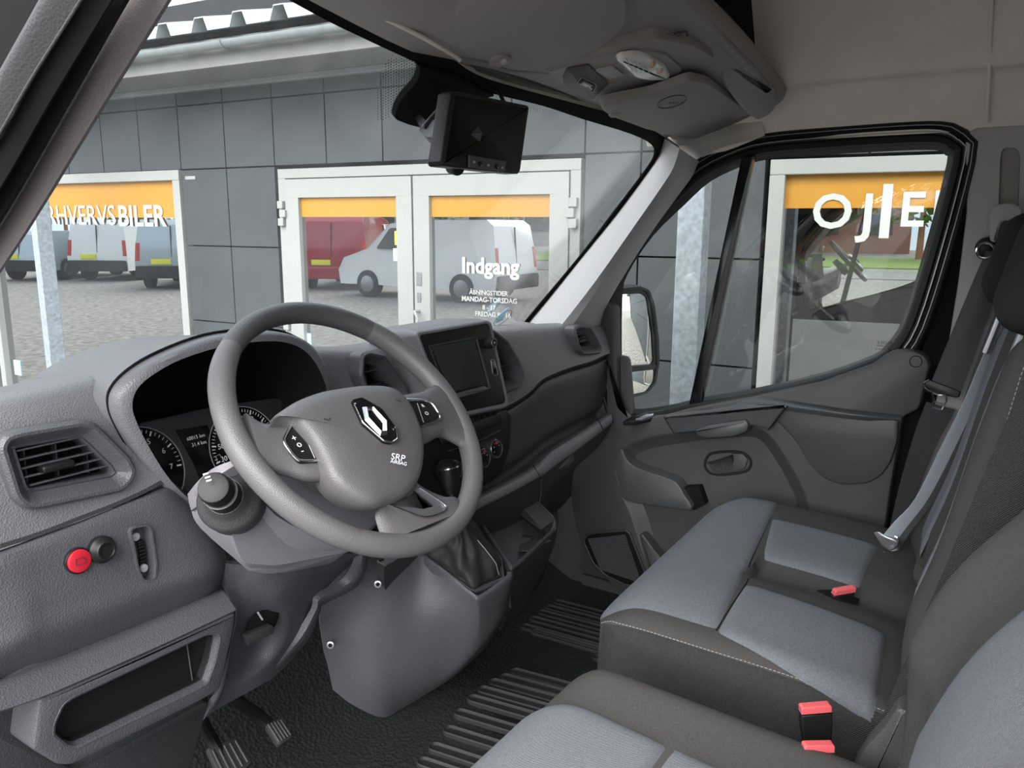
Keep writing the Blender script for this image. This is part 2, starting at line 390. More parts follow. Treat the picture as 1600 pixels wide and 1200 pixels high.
# --- double door
dd = thing('double_door', wl((DS0+DS1)/2, 0), 'white framed double glass entrance door with orange bands and opening hours', 'door')
F = .06
for a, b, c, d in [(DS0, DS1, DZ-F, DZ), (DS0, DS0+F, 0, DZ-F), (DS1-F, DS1, 0, DZ-F)]:
    wpart('door_frame', a, b, c, d, -.08, .0, 'white_frame', dd, bev=.003)
wpart('threshold', DS0, DS1, 0, .04, -.08, .02, 'galv', dd)
SM = sz(647, 400)[0]
for (a, b) in ((DS0+F, SM-.003), (SM+.003, DS1-F)):
    lf = MB(); K = .115; zt = DZ-F-.006
    wbox(lf, a+.004, b-.004, zt-K, zt, -.06, .012); wbox(lf, a+.004, b-.004, .05, .05+K*1.3, -.06, .012)
    wbox(lf, a+.004, a+K, .05+K*1.3, zt-K, -.06, .012); wbox(lf, b-K, b-.004, .05+K*1.3, zt-K, -.06, .012)
    L_ = lf.build('door_leaf', 'white_frame', dd, bev=.003)
    wpart('pane', a+K, b-K, .05+K*1.3, zt-K, -.03, -.02, 'shop_glass', L_, bev=0)
    wpart('orange_band', a+K, b-K, sz(780, 339, -.02)[1], zt-K, -.02, -.016, 'orange', L_, bev=0)
for s_, out in ((DS0, -1), (DS1, 1)):
    for z in (DZ-.28, 1.12, .3):
        hb = MB()
        for k in (-.055, 0, .055): wbox(hb, s_-out*(.01 if k else -.035 + .07*0 + .06), s_-out*(.055 if k else .075), z+k-.024, z+k+.024, .0, .03)
        hb.build('hinge', 'white_frame', dd, bev=.003)
def dpart(nm, px0, px1, py0, py1, o, m, th=.004, bev=0, **kw):
    s0, z1 = sz(px0, py0, o); s1, z0 = sz(px1, py1, o); return wpart(nm, min(s0, s1), max(s0, s1), z0, z1, o, o+th, m, dd, bev=bev, **kw)
dpart('lock_plate', 651, 659, 425, 446, .014, 'satin', bev=.001); dpart('key_cylinder', 652, 658, 457, 472, .014, 'satin', bev=.001)
dpart('sticker', 617, 631, 361, 383, -.02, 'sticker_y'); dpart('sticker', 615, 631, 388, 408, -.02, 'white_mark')
dpart('sticker', 473, 487, 520, 542, -.02, 'sticker_b')
pa = B(655, 486, .012); tube('pull_handle', [pa, pa+WN*.05, pa+WN*.05-WD*.02+V((0, 0, -.03)), pa+WN*.05-WD*.02+V((0, 0, -.35)), pa+V((0, 0, -.36))], .011, 'white_frame', dd)
for (s_, px, py, h0, h1, bo) in [('Indgang', 765, 417, 403, 427, .004), ('ÅBNINGSTIDER', 763, 458, 454, 461, .0006), ('MANDAG-TORSDAG', 764, 469, 465, 472.5, .001), ('8 - 17', 764, 481, 477.5, 484.5, .0008), ('FREDAG 8 - 16', 770, 492, 488, 495, .0008)]:
    txt('lettering', s_, B(px, py, -.012), -WD, (0, 0, 1), capheight(px, h0, h1), 'white_letter', dd, bold=bo)
# letters on the right window (seen through the passenger glass)
for ch, px, py, h0, h1 in [('O', 1300, 333, 307, 360), ('J', 1356, 335, 305, 362), ('I', 1384, 335, 293, 377), ('E', 1425, 330, 304, 357), ('F', 1475, 330, 300, 357)]:
    txt('lettering', ch, B(px, py, -.03), -WD, (0, 0, 1), capheight(px, h0, h1), 'white_letter', w2, bold=.004)
# --- canopy in front of the wall, gutter and corrugated roof edge
canopy = thing('canopy_roof', wl(3, 2.6), kind='structure')
EO = .52
wpart('soffit', -16, 12, ZT+.02, ZT+.05, -.1, EO-.05, 'soffit', canopy, bev=0)
wpart('edge_strip', -16, 12, ZT-.015, ZT+.02, -.0, .05, 'gutter', canopy, bev=.004)
wpart('fascia', -16, 12, ZT+.0, ZT+.15, EO-.05, EO-.02, 'asphalt', canopy, bev=0)
gp = [wl(-16, ZT+.11, EO+.05), wl(12, ZT+.11, EO+.05)]
gm = MB(); N = 10; pr = []
for k in range(N+1):
    a = math.pi*k/N; pr.append((.038*math.cos(a), -.038*math.sin(a)))
pr += [(x*.92, y*.92) for x, y in pr[::-1]]
vs = [p + WN*a + V((0, 0, b)) for p in gp for a, b in pr]; n = len(pr)
gm.add(vs, [(i, (i+1) % n, n+(i+1) % n, n+i) for i in range(n)]+[tuple(range(n)), tuple(range(n, 2*n))[::-1]])
gm.build('gutter', 'gutter', canopy)
for s_ in [x*.9-3.5 for x in range(17)]:
    tube('gutter_bracket', [wl(s_, ZT+.1, EO-.02)] + [wl(s_, ZT+.11-.044*math.sin(math.pi*k/8), EO+.05-.044*math.cos(math.pi*k/8)) for k in range(9)], .004, 'gutter', canopy, n=6)
# corrugated sheet: trapezoid profile repeated along the wall
cs = []; P_ = .30; k = -16.0
while k < 12:
    for a, b in ((0, 0), (.03, .07), (.10, .07), (.13, 0)): cs.append((k+a, b))
    k += P_
vs = []; fs = []
for off, zz in ((EO+.08, ZT+.17), (-.4, ZT+.42)):
    for a, b in cs: vs.append(wl(a, zz+b, off))
for off, zz in ((EO+.08, ZT+.176), (-.4, ZT+.426)):
    for a, b in cs: vs.append(wl(a, zz+b, off))
n = len(cs)
for i in range(n-1):
    fs += [(i, i+1, n+i+1, n+i), (2*n+i, 3*n+i, 3*n+i+1, 2*n+i+1), (i, 2*n+i, 2*n+i+1, i+1), (n+i, n+i+1, 3*n+i+1, 3*n+i)]
mk('roof_sheet', vs, fs, 'roof_sheet', canopy, ang=10)
# --- galvanised posts
def post(base, w_, label, ang):
    mb = MB(); R = Matrix.Rotation(ang, 3, 'Z'); mb.box(base+V((0, 0, 1.33)), (w_, w_, 2.66), R)
    mb.box(base+V((0, 0, .006)), (w_*1.9, w_*1.9, .012), R)
    o = mb.build('steel_post', 'galv', bev=.004); tag(o, label, 'post')
    return o
p = CAM + ray(1080, 430)*3.05; p.z = 0; post(p, .098, 'galvanised steel post standing outside the passenger window beside the mirror', WA)
p = CAM + ray(75, 450)*5.6; p.z = 0; post(p, .10, 'galvanised steel post in front of the left shop window', math.radians(-8))
# --- parked vehicles reflected in the glass (they stand beside and behind the photographer)
def refl(px, py):
    q = U(px, py, z=0); d = (q-WP).dot(WN); return q - WN*(2*d)
def parked_van(name, px, py, hx, hy, paint, L, W_, H, label, cat='van', bonnet=True):
    """px,py: where its near end stands in the reflection; hx,hy heading"""
    base = refl(px, py); base.z = 0
    r = thing(name, base, label, cat)
    f = V((hx, hy, 0)).normalized(); s = V((f.y, -f.x, 0))
    def P3(a, b, c): return base + f*a + s*b + V((0, 0, c))
    prof = [(0, .32), (-.02, .7), (.03, H*.62), (.12, H*.93), (.3, H), (L*.5, H*1.0), (L*.66, H*.95), (L*.80, H*.62), (L*.96, H*.5), (L, H*.34), (L*.99, .3)] if bonnet else \
           [(0, .32), (0, .7), (.02, H*.8), (.1, H*.97), (.3, H), (L*.6, H), (L*.74, H*.9), (L*.86, H*.55), (L*.98, H*.44), (L, H*.28), (L*.99, .3)]
    vs = []; hw = W_/2; prof = [(a, c) for a, c in prof]
    for q, ins in ((-1, .10), (-1, 0), (1, 0), (1, .10)):
        for a, c in prof:
            tum = .13*max(0, (c-H*.5)/(H*.5)); k = ins
            vs.append(P3(a+(k if a < L*.5 else -k)*.5, q*(hw-tum*1.0-(0 if ins == 0 else -0.0)) * (1 if ins == 0 else .985), c-(k*.4 if c > H*.8 else 0) if ins else c-.03*(c > H*.8)))
    n = len(prof); fs = []
    for k in range(3):
        for i in range(n): j = (i+1) % n; fs.append((k*n+i, k*n+j, (k+1)*n+j, (k+1)*n+i))
    fs += [tuple(range(n))[::-1], tuple(range(3*n, 4*n))]
    mk('body', vs, fs, paint, r, bev=.04, seg=3, ang=50)
    def pl(nm, pts, m, th=.012, rr=.06):
        pts = [P3(*q) for q in pts]; nn = (pts[1]-pts[0]).cross(pts[2]-pts[0]).normalized()
        c = sum(pts, V())/len(pts)
        if nn.dot(c-P3(L/2, 0, H*.5)) < 0: nn = -nn
        return slab(nm, [q+nn*.02 for q in rnd(pts, rr, 3)], nn, th+.02, m, r, b=.004)
    pl('rear_window', [(.075, -hw*.72, H*.60), (.075, hw*.72, H*.60), (.16, hw*.62, H*.88), (.16, -hw*.62, H*.88)], 'car_glass' if paint == 'car_red' else paint)
    pl('windscreen', [(L*.785, -hw*.78, H*.64), (L*.785, hw*.78, H*.64), (L*.675, hw*.68, H*.91), (L*.675, -hw*.68, H*.91)], 'car_glass')
    for q in (-1, 1):
        pl('side_window', [(L*.50, q*(hw-.02), H*.62), (L*.735, q*(hw-.02), H*.62), (L*.655, q*(hw-.10), H*.88), (L*.50, q*(hw-.10), H*.88)], 'car_glass')
        pl('tail_light', [(-.0, q*hw*.86, .75), (-.0, q*hw*.99, .75), (.04, q*hw*.95, H*.66), (.04, q*hw*.84, H*.66)], 'tail', rr=.02)
        for a in (L*.2, L*.80):
            c = P3(a, q*(hw-.06), .32); t_ = disc('wheel', c+s*q*.07, s*q, .33, .2, 'tyre', r, N=20, b=.02)
            disc('hubcap', c+s*q*.085, s*q, .2, .03, 'satin', r, N=14, b=.01)
    pl('bumper', [(-.06, -hw*.97, .3), (-.06, hw*.97, .3), (-.06, hw*.97, .62), (-.06, -hw*.97, .62)], 'tyre' if paint != 'car_red' else paint, th=.1)
    pl('number_plate', [(-.03, hw*.02, .66), (-.03, hw*.55, .66), (-.03, hw*.55, .8), (-.03, hw*.02, .8)], 'plate', rr=.01)
    pl('door_seam', [(.0, -.01, .6), (.0, .01, .6), (.07, .01, H*.9), (.07, -.01, H*.9)], 'joint', rr=.001)
    return r
parked_van('parked_van', 152, 440, -1, .35, 'car_white', 4.4, 1.85, 1.84, 'white parked van reflected at the left of the shop window')
parked_van('parked_van', 268, 453, -1, .6, 'car_silver', 4.4, 1.85, 1.84, 'silver parked van reflected at the right edge of the shop window')
parked_van('parked_van', 518, 454, -1, .35, 'car_red', 4.6, 1.9, 1.95, 'red parked van reflected in the left leaf of the glass door')
parked_van('parked_van', 806, 472, -.12, 1, 'car_white', 4.5, 1.85, 1.86, 'white parked van reflected in the right leaf of the glass door')
parked_van('parked_car', 30, 440, -1, .3, 'car_silver', 4.3, 1.8, 1.5, 'silver car reflected beside the left steel post', cat='car')
# far building and hedges (reflected)
for (c, d, m, nm) in [((-62, 40, 3.2), (6, 34, 6.4), 'concrete', 'far_warehouse'), ((-55, 8, 3.5), (8, 20, 7), 'brick_far', 'far_brick_building')]:
    fb = thing(nm, (c[0], c[1], 0), 'long low building across the road, only mirrored in the glass' if nm == 'far_warehouse' else 'brick building across the road, only mirrored in the glass', 'building')
    box('wall', c, d, m, fb, bev=.02)
    box('roof', (c[0], c[1], d[2]+.15), (d[0]+.6, d[1]+.6, .3), 'concrete', fb)
    for k in range(6): box('window', (c[0]+d[0]/2+.03, c[1]-d[1]*.4+k*d[1]*.16, 1.8), (.08, d[1]*.09, 1.3), 'car_glass', fb, bev=.01)
def shrub(nm, c, R, H, label, n=700, cat='tree'):
    r = thing(nm, (c[0], c[1], 0), label, cat)
    tube('trunk', [V((c[0], c[1], 0)), V((c[0]+.05, c[1], H*.45)), V((c[0], c[1], H*.7))], [.18, .13, .06], 'brick_far', r)
    mb = MB(); rg = random.Random(int(c[1]*10))
    for _ in range(n):
        a, b = rg.uniform(0, 6.28), rg.uniform(-1, 1); q = rg.uniform(.55, 1)
        p = V((c[0], c[1], H*.62)) + V((math.cos(a)*math.sqrt(1-b*b)*R, math.sin(a)*math.sqrt(1-b*b)*R, b*H*.4))*q
        e = Matrix.Rotation(rg.uniform(0, 6.28), 3, V((rg.uniform(-1, 1), rg.uniform(-1, 1), rg.uniform(-1, 1))).normalized()); k = rg.uniform(.15, .32)
        mb.add([p+e@V((k, 0, 0)), p+e@V((0, k*.6, 0)), p+e@V((-k, 0, 0)), p+e@V((0, -k*.6, 0))], [(0, 1, 2, 3)])
    mb.build('foliage', 'leaf', r)['kind'] = 'stuff'
    return r
k_ = 0
for y in range(-14, 80, 6):
    shrub('leafy_tree', (-44+(k_ % 3)*1.5, y, 0), 3.2, 5.5+(k_*7 % 4)*.8, 'broad green tree across the road, only mirrored in the glass')['group'] = 'trees across the road'; k_ += 1
# ================================================================== VAN SHELL
X = V((1, 0, 0)); Y = V((0, 1, 0)); Z = V((0, 0, 1))
# --- cab floor: rubber, with toe board and wheel-well rise
def floor_z(x, y):
    z = .60
    z += .42*max(0, min(1, (y-1.22)/.42))**1.3
    d = math.exp(-((x-.10)/.16)**2); z += .045*d*max(0, min(1, (y-.55)/.5))
    z -= .015*(1/(1+math.exp(-(x-.42)*40)))
    return z
rows = []
for j in range(23):
    y = -.5 + j*2.2/22; rows.append([V((-.93+i*1.84/24, y, floor_z(-.93+i*1.84/24, y))) for i in range(25)])
flr = net('floor', rows, 'rubber', su=1, sv=1, th=.03, ang=60, kind='structure')
def rib(x0, y0, x1, y1, w_=.016):
    a, b = V((x0, y0, 0)), V((x1, y1, 0)); d = (b-a).normalized(); s = V((-d.y, d.x, 0)); lp = []
    for k in range(7): q = math.pi*k/6; lp.append(a - d*(w_*math.sin(q)) + s*(w_*math.cos(q)))
    for k in range(7): q = math.pi*k/6; lp.append(b + d*(w_*math.sin(q)) - s*(w_*math.cos(q)))
    zz = max(floor_z(p.x, p.y) for p in (a, b, (a+b)/2)); lp = [V((p.x, p.y, zz)) for p in lp]
    return rim('rib', lp, Z, [(0, -.004), (0, .0055), (.0025, .008), (.005, .0055), (.0075, .0035)], 'rubber_smooth', flr, cap1=True)
for px, py in [(806, 1047), (790, 1061), (773, 1075), (756, 1092), (740, 1107), (720, 1126), (703, 1146), (680, 1166), (662, 1185)]:
    p = U(px, py, z=.62); rib(p.x, p.y, p.x+.07, p.y-.50)
for px, py in [(934, 1022), (900, 1000), (866, 990), (838, 982), (822, 974), (835, 962), (848, 952), (858, 944), (872, 936)]:
    p = U(px, py, z=.60)
    if p.x < .9: rib(p.x, p.y, min(.86, p.x+.03), p.y-.42)
def ysh(x): return .36*max(0, -x-.1)**1.25
# --- roof and side headliner
def wallx(z):    # right side section
    pts = [(1.955, .900), (2.03, .885), (2.075, .862), (2.09, .835), (2.16, .822), (2.30, .80), (2.42, .74), (2.50, .60), (2.53, .30), (2.535, 0)]
    return pts
sec = wallx(0)
ys = [-.55, -.2, .1, .25, .45, .62, .80, .97]
rows = []
for y in ys:
    r = []
    for z, x in sec:
        zz, xx = z, x
        if y > .5: zz = z - (y-.5)*.30*max(0, (z-1.955)); xx = x - (y-.5)*.10 + (.02 if z < 2.0 else 0)
        r.append(V((xx, y, zz)))
    for z, x in sec[::-1][1:]:
        zz, xx = z, x
        if y > .5: zz = z - (y-.5)*.30*max(0, (z-1.955)); xx = x - (y-.5)*.10
        r.append(V((-xx, y - (ysh(-xx)+.05)*max(0, min(1, (y-.45)/.5)), zz)))
    rows.append(r)
net('ceiling', rows, 'liner', su=3, sv=3, th=.02, kind='structure')
# front of the roof vault, above the windshield (behind the shelf)
rows = []
for k, (y, f) in enumerate(((.97, 1), (1.0, .8), (1.0, .5), (.97, .2), (.93, 0))):
    rows.append([V((x, y-ysh(x)-.03, 2.045 + (2.45-2.045)*f*(1-.25*(x/.85)**2))) for x in (-.86, -.6, -.3, 0, .3, .6, .84)])
net('trim_1', rows, 'liner', su=2, sv=2, th=.02, kind='structure')
# rear bulkhead
box('wall_rear', (0, -.58, 1.55), (1.96, .03, 2.0), 'liner', kind='structure')
# panel joint in the headliner over the B pillar
tube('trim_2', crv([U(1552, -40, x=.80), U(1548, 40, x=.815), U(1546, 110, x=.845), U(1542, 192, x=.885)], 5), .004, 'liner', kind='structure')
# --- B pillar (right) : trim panel with a belt-height slot
bp = [(1508, 212), (1522, 199), (1700, 190), (1800, 700), (1500, 1000), (1395, 900), (1478, 560), (1497, 440), (1510, 330)]
bpo = slab('wall_right', loopx(bp, .02, x=.895), -X, .05, 'pillar', ang=30, b=.006, kind='structure')
LOC_b = bpo
cut(bpo, loopx([(1563, 245), (1567, 231), (1590, 231), (1594, 245), (1588, 430), (1556, 430)], .01, x=.895), -X, -.012, .01)
slab('pillar_recess', loopx([(1563, 245), (1567, 231), (1590, 231), (1594, 245), (1588, 430), (1556, 430)], .01, x=.905), -X, .006, 'shelf', bpo)
# lower side of the footwell between dash and door
slab('trim_16', rnd([V((.90, .92, .58)), V((.90, 1.6, .58)), V((.90, 1.6, 1.35)), V((.90, 1.02, 1.35))], .02, 3), -X, .02, 'dash_dark', kind='structure')
# outer skin on the right behind the door, and left body side behind the driver's door opening
box('trim_3', (.965, -.42, 1.5), (.04, 1.0, 2.1), 'car_white', kind='structure')
box('wall_left', (-.965, -.60, 1.5), (.04, .55, 2.1), 'pillar', kind='structure')
box('trim_4', (0, .2, 2.575), (1.9, 1.7, .03), 'car_white', bev=.01, kind='structure')
# sill on the right side under the door
box('trim_5', (.93, .3, .56), (.09, 1.7, .12), 'dash_dark', kind='structure')
# --- windshield plane
GP = V((0, .89, 1.985)); GD = V((0, .68, -.73)).normalized(); GN = V((0, -.73, -.68)).normalized()   # normal to the cab
def G(px, py, off=0): return UPL(px, py, GP+GN*off, GN)
a_, b_ = G(1030, 215), G(820, 520)
XR0, XR1 = a_.x, b_.x
def gp(x, s): return GP + X*x + GD*s
Lb = (1.52-.89)/GD.y
ws = slab('window_1', [gp(-.90, -.10), gp(.80, -.10), gp(.93, .35), gp(1.0, Lb+.15), gp(-1.0, Lb+.15)], GN, .005, 'windshield', b=.0005, kind='structure')
# black ceramic border on the glass
outer = [(380, -60), (450, -25), (533, 0), (643, 62), (746, 122), (800, 138), (933, 175), (1020, 200), (1045, 230), (1030, 268), (930, 405), (845, 515), (800, 560)]
inner = [(395, -20), (446, -4), (533, 43), (600, 74), (640, 92), (658, 108), (772, 150), (860, 168), (990, 211), (1020, 228), (1021, 242), (1008, 268), (905, 400), (815, 507), (780, 545)]
def strip2(name, A, Bp, f, m, parent=None, th=.003, **kw):
    ra = crv([f(*p) for p in A], 4); rb = crv([f(*p) for p in Bp], 4)
    def rs(L_, n):
        d = [0]
        for i in range(1, len(L_)): d.append(d[-1]+(L_[i]-L_[i-1]).length)
        o = []
        for k in range(n):
            t = d[-1]*k/(n-1); i = 1
            while i < len(d)-1 and d[i] < t: i += 1
            u = (t-d[i-1])/max(1e-9, d[i]-d[i-1]); o.append(L_[i-1].lerp(L_[i], u))
        return o
    n = 60; return net(name, [rs(ra, n), rs(rb, n)], m, parent, su=1, sv=1, th=th, **kw)
def segstrip(name, A, Bp, f, m, parent=None, th=.003, **kw):     # matched points
    return net(name, [[f(*p) for p in A], [f(*p) for p in Bp]], m, parent, su=3, sv=1, th=th, **kw)
fo = lambda px, py: G(px, py, .006)
A = [(380, -60), (450, -40), (533, -10), (600, 30), (643, 55), (700, 88), (746, 118), (800, 136), (870, 155), (933, 172), (1000, 190), (1035, 205), (1050, 235), (1033, 268), (985, 335), (930, 410), (850, 515), (800, 590)]
Bq = [(372, -46), (444, -4), (520, 37), (560, 56), (600, 75), (650, 98), (710, 128), (772, 147), (850, 166), (910, 186), (985, 209), (1018, 226), (1022, 243), (1008, 267), (960, 330), (905, 402), (817, 507), (765, 575)]
segstrip('glass_border', A, Bq, fo, 'matt_black', ws)
# left A-pillar side border of the glass
segstrip('glass_border', [(250, -60), (0, 330), (-200, 640)], [(275, -45), (20, 345), (-180, 655)], fo, 'matt_black', ws)
# black sensor housing area
hs = [(650, 98), (658, 110), (652, 128), (630, 152), (620, 170), (617, 187), (640, 196), (665, 202), (700, 226), (740, 160), (775, 150), (712, 118)]
slab('sensor_cover', rnd([G(a, b, .012) for a, b in hs], .01, 4), GN, .012, 'matt_black', ws)
dm = MB()
for i in range(16):
    for j in range(26):
        px = 652-i*4.1+j*-1.1*0; py = 92+j*4.2+(i % 2)*2.1
        # band of dots just left of the cover
        xl = 612 if py < 100 else (610-(py-100)*.30); xr = 648-(max(0, py-120))*.62 if py > 120 else 655
        if xl-8 < px < xr and py < 188 and py > 78+(650-px)*-.0+ (650-px)*-.25+8: 
            dm.add(circ(G(px, py, .0062), GN, .0011, 6), [tuple(range(6))])
dm.build('dot_print', 'matt_black', ws, kind='stuff')
dm = MB()
for i in range(22):
    for j in range(5):
        px = 770+i*4.6; py = 155+i*.9+j*3.6+(i % 2)*1.8
        if j*3.6 < 18-i*.8: dm.add(circ(G(px, py, .0062), GN, .0011, 6), [tuple(range(6))])
dm.build('dot_print', 'matt_black', ws, kind='stuff')
# inspection sticker ring low on the glass
sc_ = G(786, 497, .008); frame('sticker_ring', circ(sc_, GN, .035, 32, 1.05), GN, .0016, .001, 'black', ws, b=.0002)
slab('sticker_flash', [G(773, 506, .008), G(778, 494, .008), G(795, 480, .008), G(786, 500, .008)], GN, .001, 'sticker_b', ws, b=.0002)
# --- headliner strip along the windshield header
A = [(430, -60), (480, -38), (533, -12), (600, 30), (643, 56), (700, 90), (746, 119), (800, 137), (870, 155), (933, 173), (1000, 192), (1040, 207), (1062, 236), (1078, 262)]
Mid = [(445, -90), (500, -64), (556, -34), (615, 8), (655, 32), (708, 64), (752, 88), (806, 112), (890, 130), (945, 148), (1030, 176), (1100, 200), (1110, 222), (1115, 236)]
Tq = [(455, -150), (520, -120), (580, -90), (640, -40), (680, -16), (720, 20), (780, 50), (830, 80), (900, 100), (960, 120), (1050, 140), (1180, 160), (1190, 190), (1195, 212)]
g1 = lambda p, k: G(p[0], p[1], k)
def lin(p, y): return U(p[0], p[1], y=y)
r0 = [G(*p, .004) for p in A]; 
r1 = [lin(p, y) for p, y in zip(Mid, [.80, .80, .81, .83, .84, .86, .87, .88, .88, .88, .87, .80, .77, .75])]
r2 = [lin(p, y) for p, y in zip(Tq, [.70, .70, .71, .74, .76, .79, .80, .80, .80, .79, .76, .68, .655, .645])]
net('trim_6', [r0, r1, r2], 'liner', su=3, sv=4, th=.012, kind='structure')
# --- right A pillar trim
L_ = [(1038, 216), (1030, 240), (1012, 268), (962, 335), (906, 405), (855, 468), (822, 508), (800, 540)]
C_ = [(1062, 232), (1052, 262), (1035, 290), (985, 362), (930, 440), (890, 492), (868, 520), (850, 545)]
R_ = [(1092, 252), (1080, 278), (1060, 305), (1008, 378), (952, 470), (938, 510), (930, 530), (925, 560)]
net('trim_7', [[G(*p, .004) for p in L_], [UPL(p[0], p[1], (.80, 0, 0), (1, .12, 0)) - X*0 for p in C_], [U(*p, x=.875) for p in R_]], 'pillar', su=3, sv=4, th=.01, kind='structure')
# --- left A pillar: trim band, rubber seal and door frame, seen close at the left
def bar(name, A, Bp, x, th, m, bulge=0, **kw):
    ra = [U(*p, x=x) for p in A]; rb = [U(*p, x=x) for p in Bp]; rm = [(p+q)/2 - X*bulge for p, q in zip(ra, rb)]
    return net(name, [ra, rm, rb], m, su=3, sv=4, th=th, kind='structure', **kw)
bar('trim_8', [(292, -50), (262, 0), (150, 180), (39, 362), (-60, 510), (-180, 690)], [(224, -50), (192, 0), (90, 180), (-5, 345), (-120, 520), (-240, 700)], -.86, .006, 'pillar_brown', .008)
bar('trim_9', [(226, -50), (194, 0), (92, 180), (-3, 345), (-120, 520)], [(200, -50), (172, 0), (72, 165), (-12, 310), (-130, 490)], -.885, .004, 'matt_black')
bar('trim_10', [(202, -50), (174, 0), (74, 165), (-10, 310), (-130, 490)], [(150, -50), (124, 0), (50, 120), (-10, 225), (-160, 440)], -.90, .004, 'matt_black', .008)
bar('trim_11', [(152, -50), (126, 0), (52, 120), (-10, 228), (-160, 440)], [(85, -50), (62, 0), (0, 112), (-60, 220), (-200, 400)], -.915, .004, 'dash_dark', .012)
bar('trim_12', [(88, -50), (64, 0), (2, 112), (-58, 220), (-200, 400)], [(-200, -900), (-400, -700), (-600, -400), (-700, 0), (-800, 300)], -.92, .004, 'matt_black')
tube('trim_13', crv([U(150, -50, x=-.925), U(126, 0, x=-.925), U(52, 118, x=-.925), U(-8, 222, x=-.925)], 5), .0012, 'dash_dark', kind='structure')
# --- exterior front: bonnet, wing and scuttle (outside the glass, below the sight line) and outer right side
rows = []
for y, z in ((1.58, 1.30), (1.75, 1.22), (2.0, 1.10), (2.25, .95), (2.36, .75), (2.38, .45)):
    rows.append([V((x*(1-.06*(y-1.5)), y-.10*abs(x)**3, z-.07*abs(x)**3)) for x in (-1.0, -.7, -.35, 0, .35, .7, 1.0)])
net('trim_14', rows, 'car_white', su=3, sv=3, th=.02, kind='structure')
rows = [[V((1.0, y, z)) for y in (1.22, 1.5, 1.9, 2.25)] for z in (1.25, .9, .5)]
net('trim_15', rows, 'car_white', su=2, sv=2, th=.02, kind='structure')
# ================================================================== PASSENGER DOOR
door = thing('door_1', (.93, .6, .6), kind='structure')
WIN = [(980, 647), (966, 622), (960, 583), (960, 468), (969, 426), (1009, 365), (1059, 315), (1101, 277), (1155, 251), (1200, 240), (1285, 233), (1400, 226), (1462, 225), (1481, 234), (1486, 254), (1450, 392), (1415, 503), (1388, 545), (1362, 564), (1285, 591), (1170, 617), (1093, 630), (1040, 642)]
XD = .90
wl_ = crv([U(a, b, x=XD) for a, b in WIN], 3, closed=True)
nx = -X
# rubber seal with ridges
rim('rubber_seal', wl_, nx, [(.012, -.03), (.0, -.012), (-.004, .0), (-.010, .004), (-.017, .003), (-.022, -.003), (-.026, -.003)], 'black', door, cap1=False)
rim('bright_line', wl_, nx, [(-.0255, -.004), (-.0262, .002), (-.0285, .002), (-.0292, -.004)], 'satin', door, cap1=False)
rim('outer_seal', wl_, nx, [(-.028, -.006), (-.031, .0), (-.040, .010), (-.049, .008), (-.055, -.002), (-.056, -.02)], 'black', door, cap1=False)
rim('bright_line', wl_, nx, [(-.0405, .0098), (-.041, .0112), (-.0422, .0112), (-.0427, .0095)], 'satin', door, cap1=False)
slab('window_glass', [p - nx*.012 for p in inset(wl_, nx, -.006)], nx, .004, 'side_glass', door, b=.0005)
# sloping divider bar
slab('divider_bar', loopx([(1158, 248), (1177, 243), (1094, 632), (1076, 634)], .002, x=XD-.012), nx, .022, 'gloss_black', door)
# dark door frame aft of the window, down to the latch
slab('frame_panel', loopx([(1500, 236), (1512, 262), (1512, 330), (1497, 440), (1480, 560), (1440, 700), (1398, 860), (1300, 1000), (1300, 760), (1440, 560), (1400, 548), (1424, 505), (1462, 392)], .01, x=XD+.03), nx, .04, 'matt_black', door)
# outer skin
rows = [[V((.975, y, z)) for y in (-.02, .3, .7, 1.10)] for z in (.55, .8, 1.0, 1.12)]
net('outer_skin', rows, 'car_white', door, su=2, sv=2, th=.015, flip=False)
# --- inner panel
PO = [(946, 662), (985, 654), (1040, 648), (1093, 634), (1170, 621), (1285, 596), (1362, 569), (1388, 551), (1402, 547), (1425, 547), (1446, 556), (1453, 572), (1448, 590), (1436, 640), (1410, 652), (1404, 690), (1392, 760), (1382, 830), (1372, 900), (1330, 990), (1100, 1010), (1004, 958), (962, 922), (926, 882), (904, 840), (893, 790), (888, 735), (905, 690), (932, 666)]
panel = slab('inner_panel', loopx(PO, .012, x=.862), nx, .05, 'door_plastic', door, b=.008)
RA = [(961, 738), (962, 718), (970, 704), (984, 693), (1012, 683), (1056, 676), (1110, 668), (1164, 664), (1190, 669), (1208, 685), (1226, 712), (1243, 740), (1262, 780), (1270, 840), (1250, 960), (1100, 985), (1022, 925), (1012, 885), (1000, 850), (986, 805), (974, 780)]
ra = loopx(RA, .018, x=.862)
cut(panel, ra, nx, -.028, .02)
rim('recess_slope', loopx(RA, .03, seg=7, x=.862), nx, [(-.004, .0006), (-.001, .0008), (.006, -.003), (.034, -.0265), (.038, -.028)], 'door_plastic', panel, cap1=False, ang=60)
# raised pads
slab('rear_pad', loopx([(1206, 650), (1232, 634), (1404, 655), (1402, 690), (1392, 722), (1376, 745), (1352, 757), (1312, 758), (1284, 747), (1262, 722), (1243, 690)], .014, x=.846), nx, .018, 'door_plastic', door, b=.007)
rows = [[U(1150, 628, x=.862), U(1195, 622, x=.858), U(1260, 630, x=.856), U(1330, 640, x=.856), U(1408, 648, x=.862)],
        [U(1150, 634, x=.845), U(1195, 630, x=.832), U(1260, 637, x=.832), U(1330, 647, x=.834), U(1408, 655, x=.845)],
        [U(1150, 642, x=.85), U(1195, 638, x=.838), U(1260, 646, x=.838), U(1330, 655, x=.84), U(1408, 662, x=.858)]]
net('upper_ridge', rows, 'door_cap', door, th=.01)
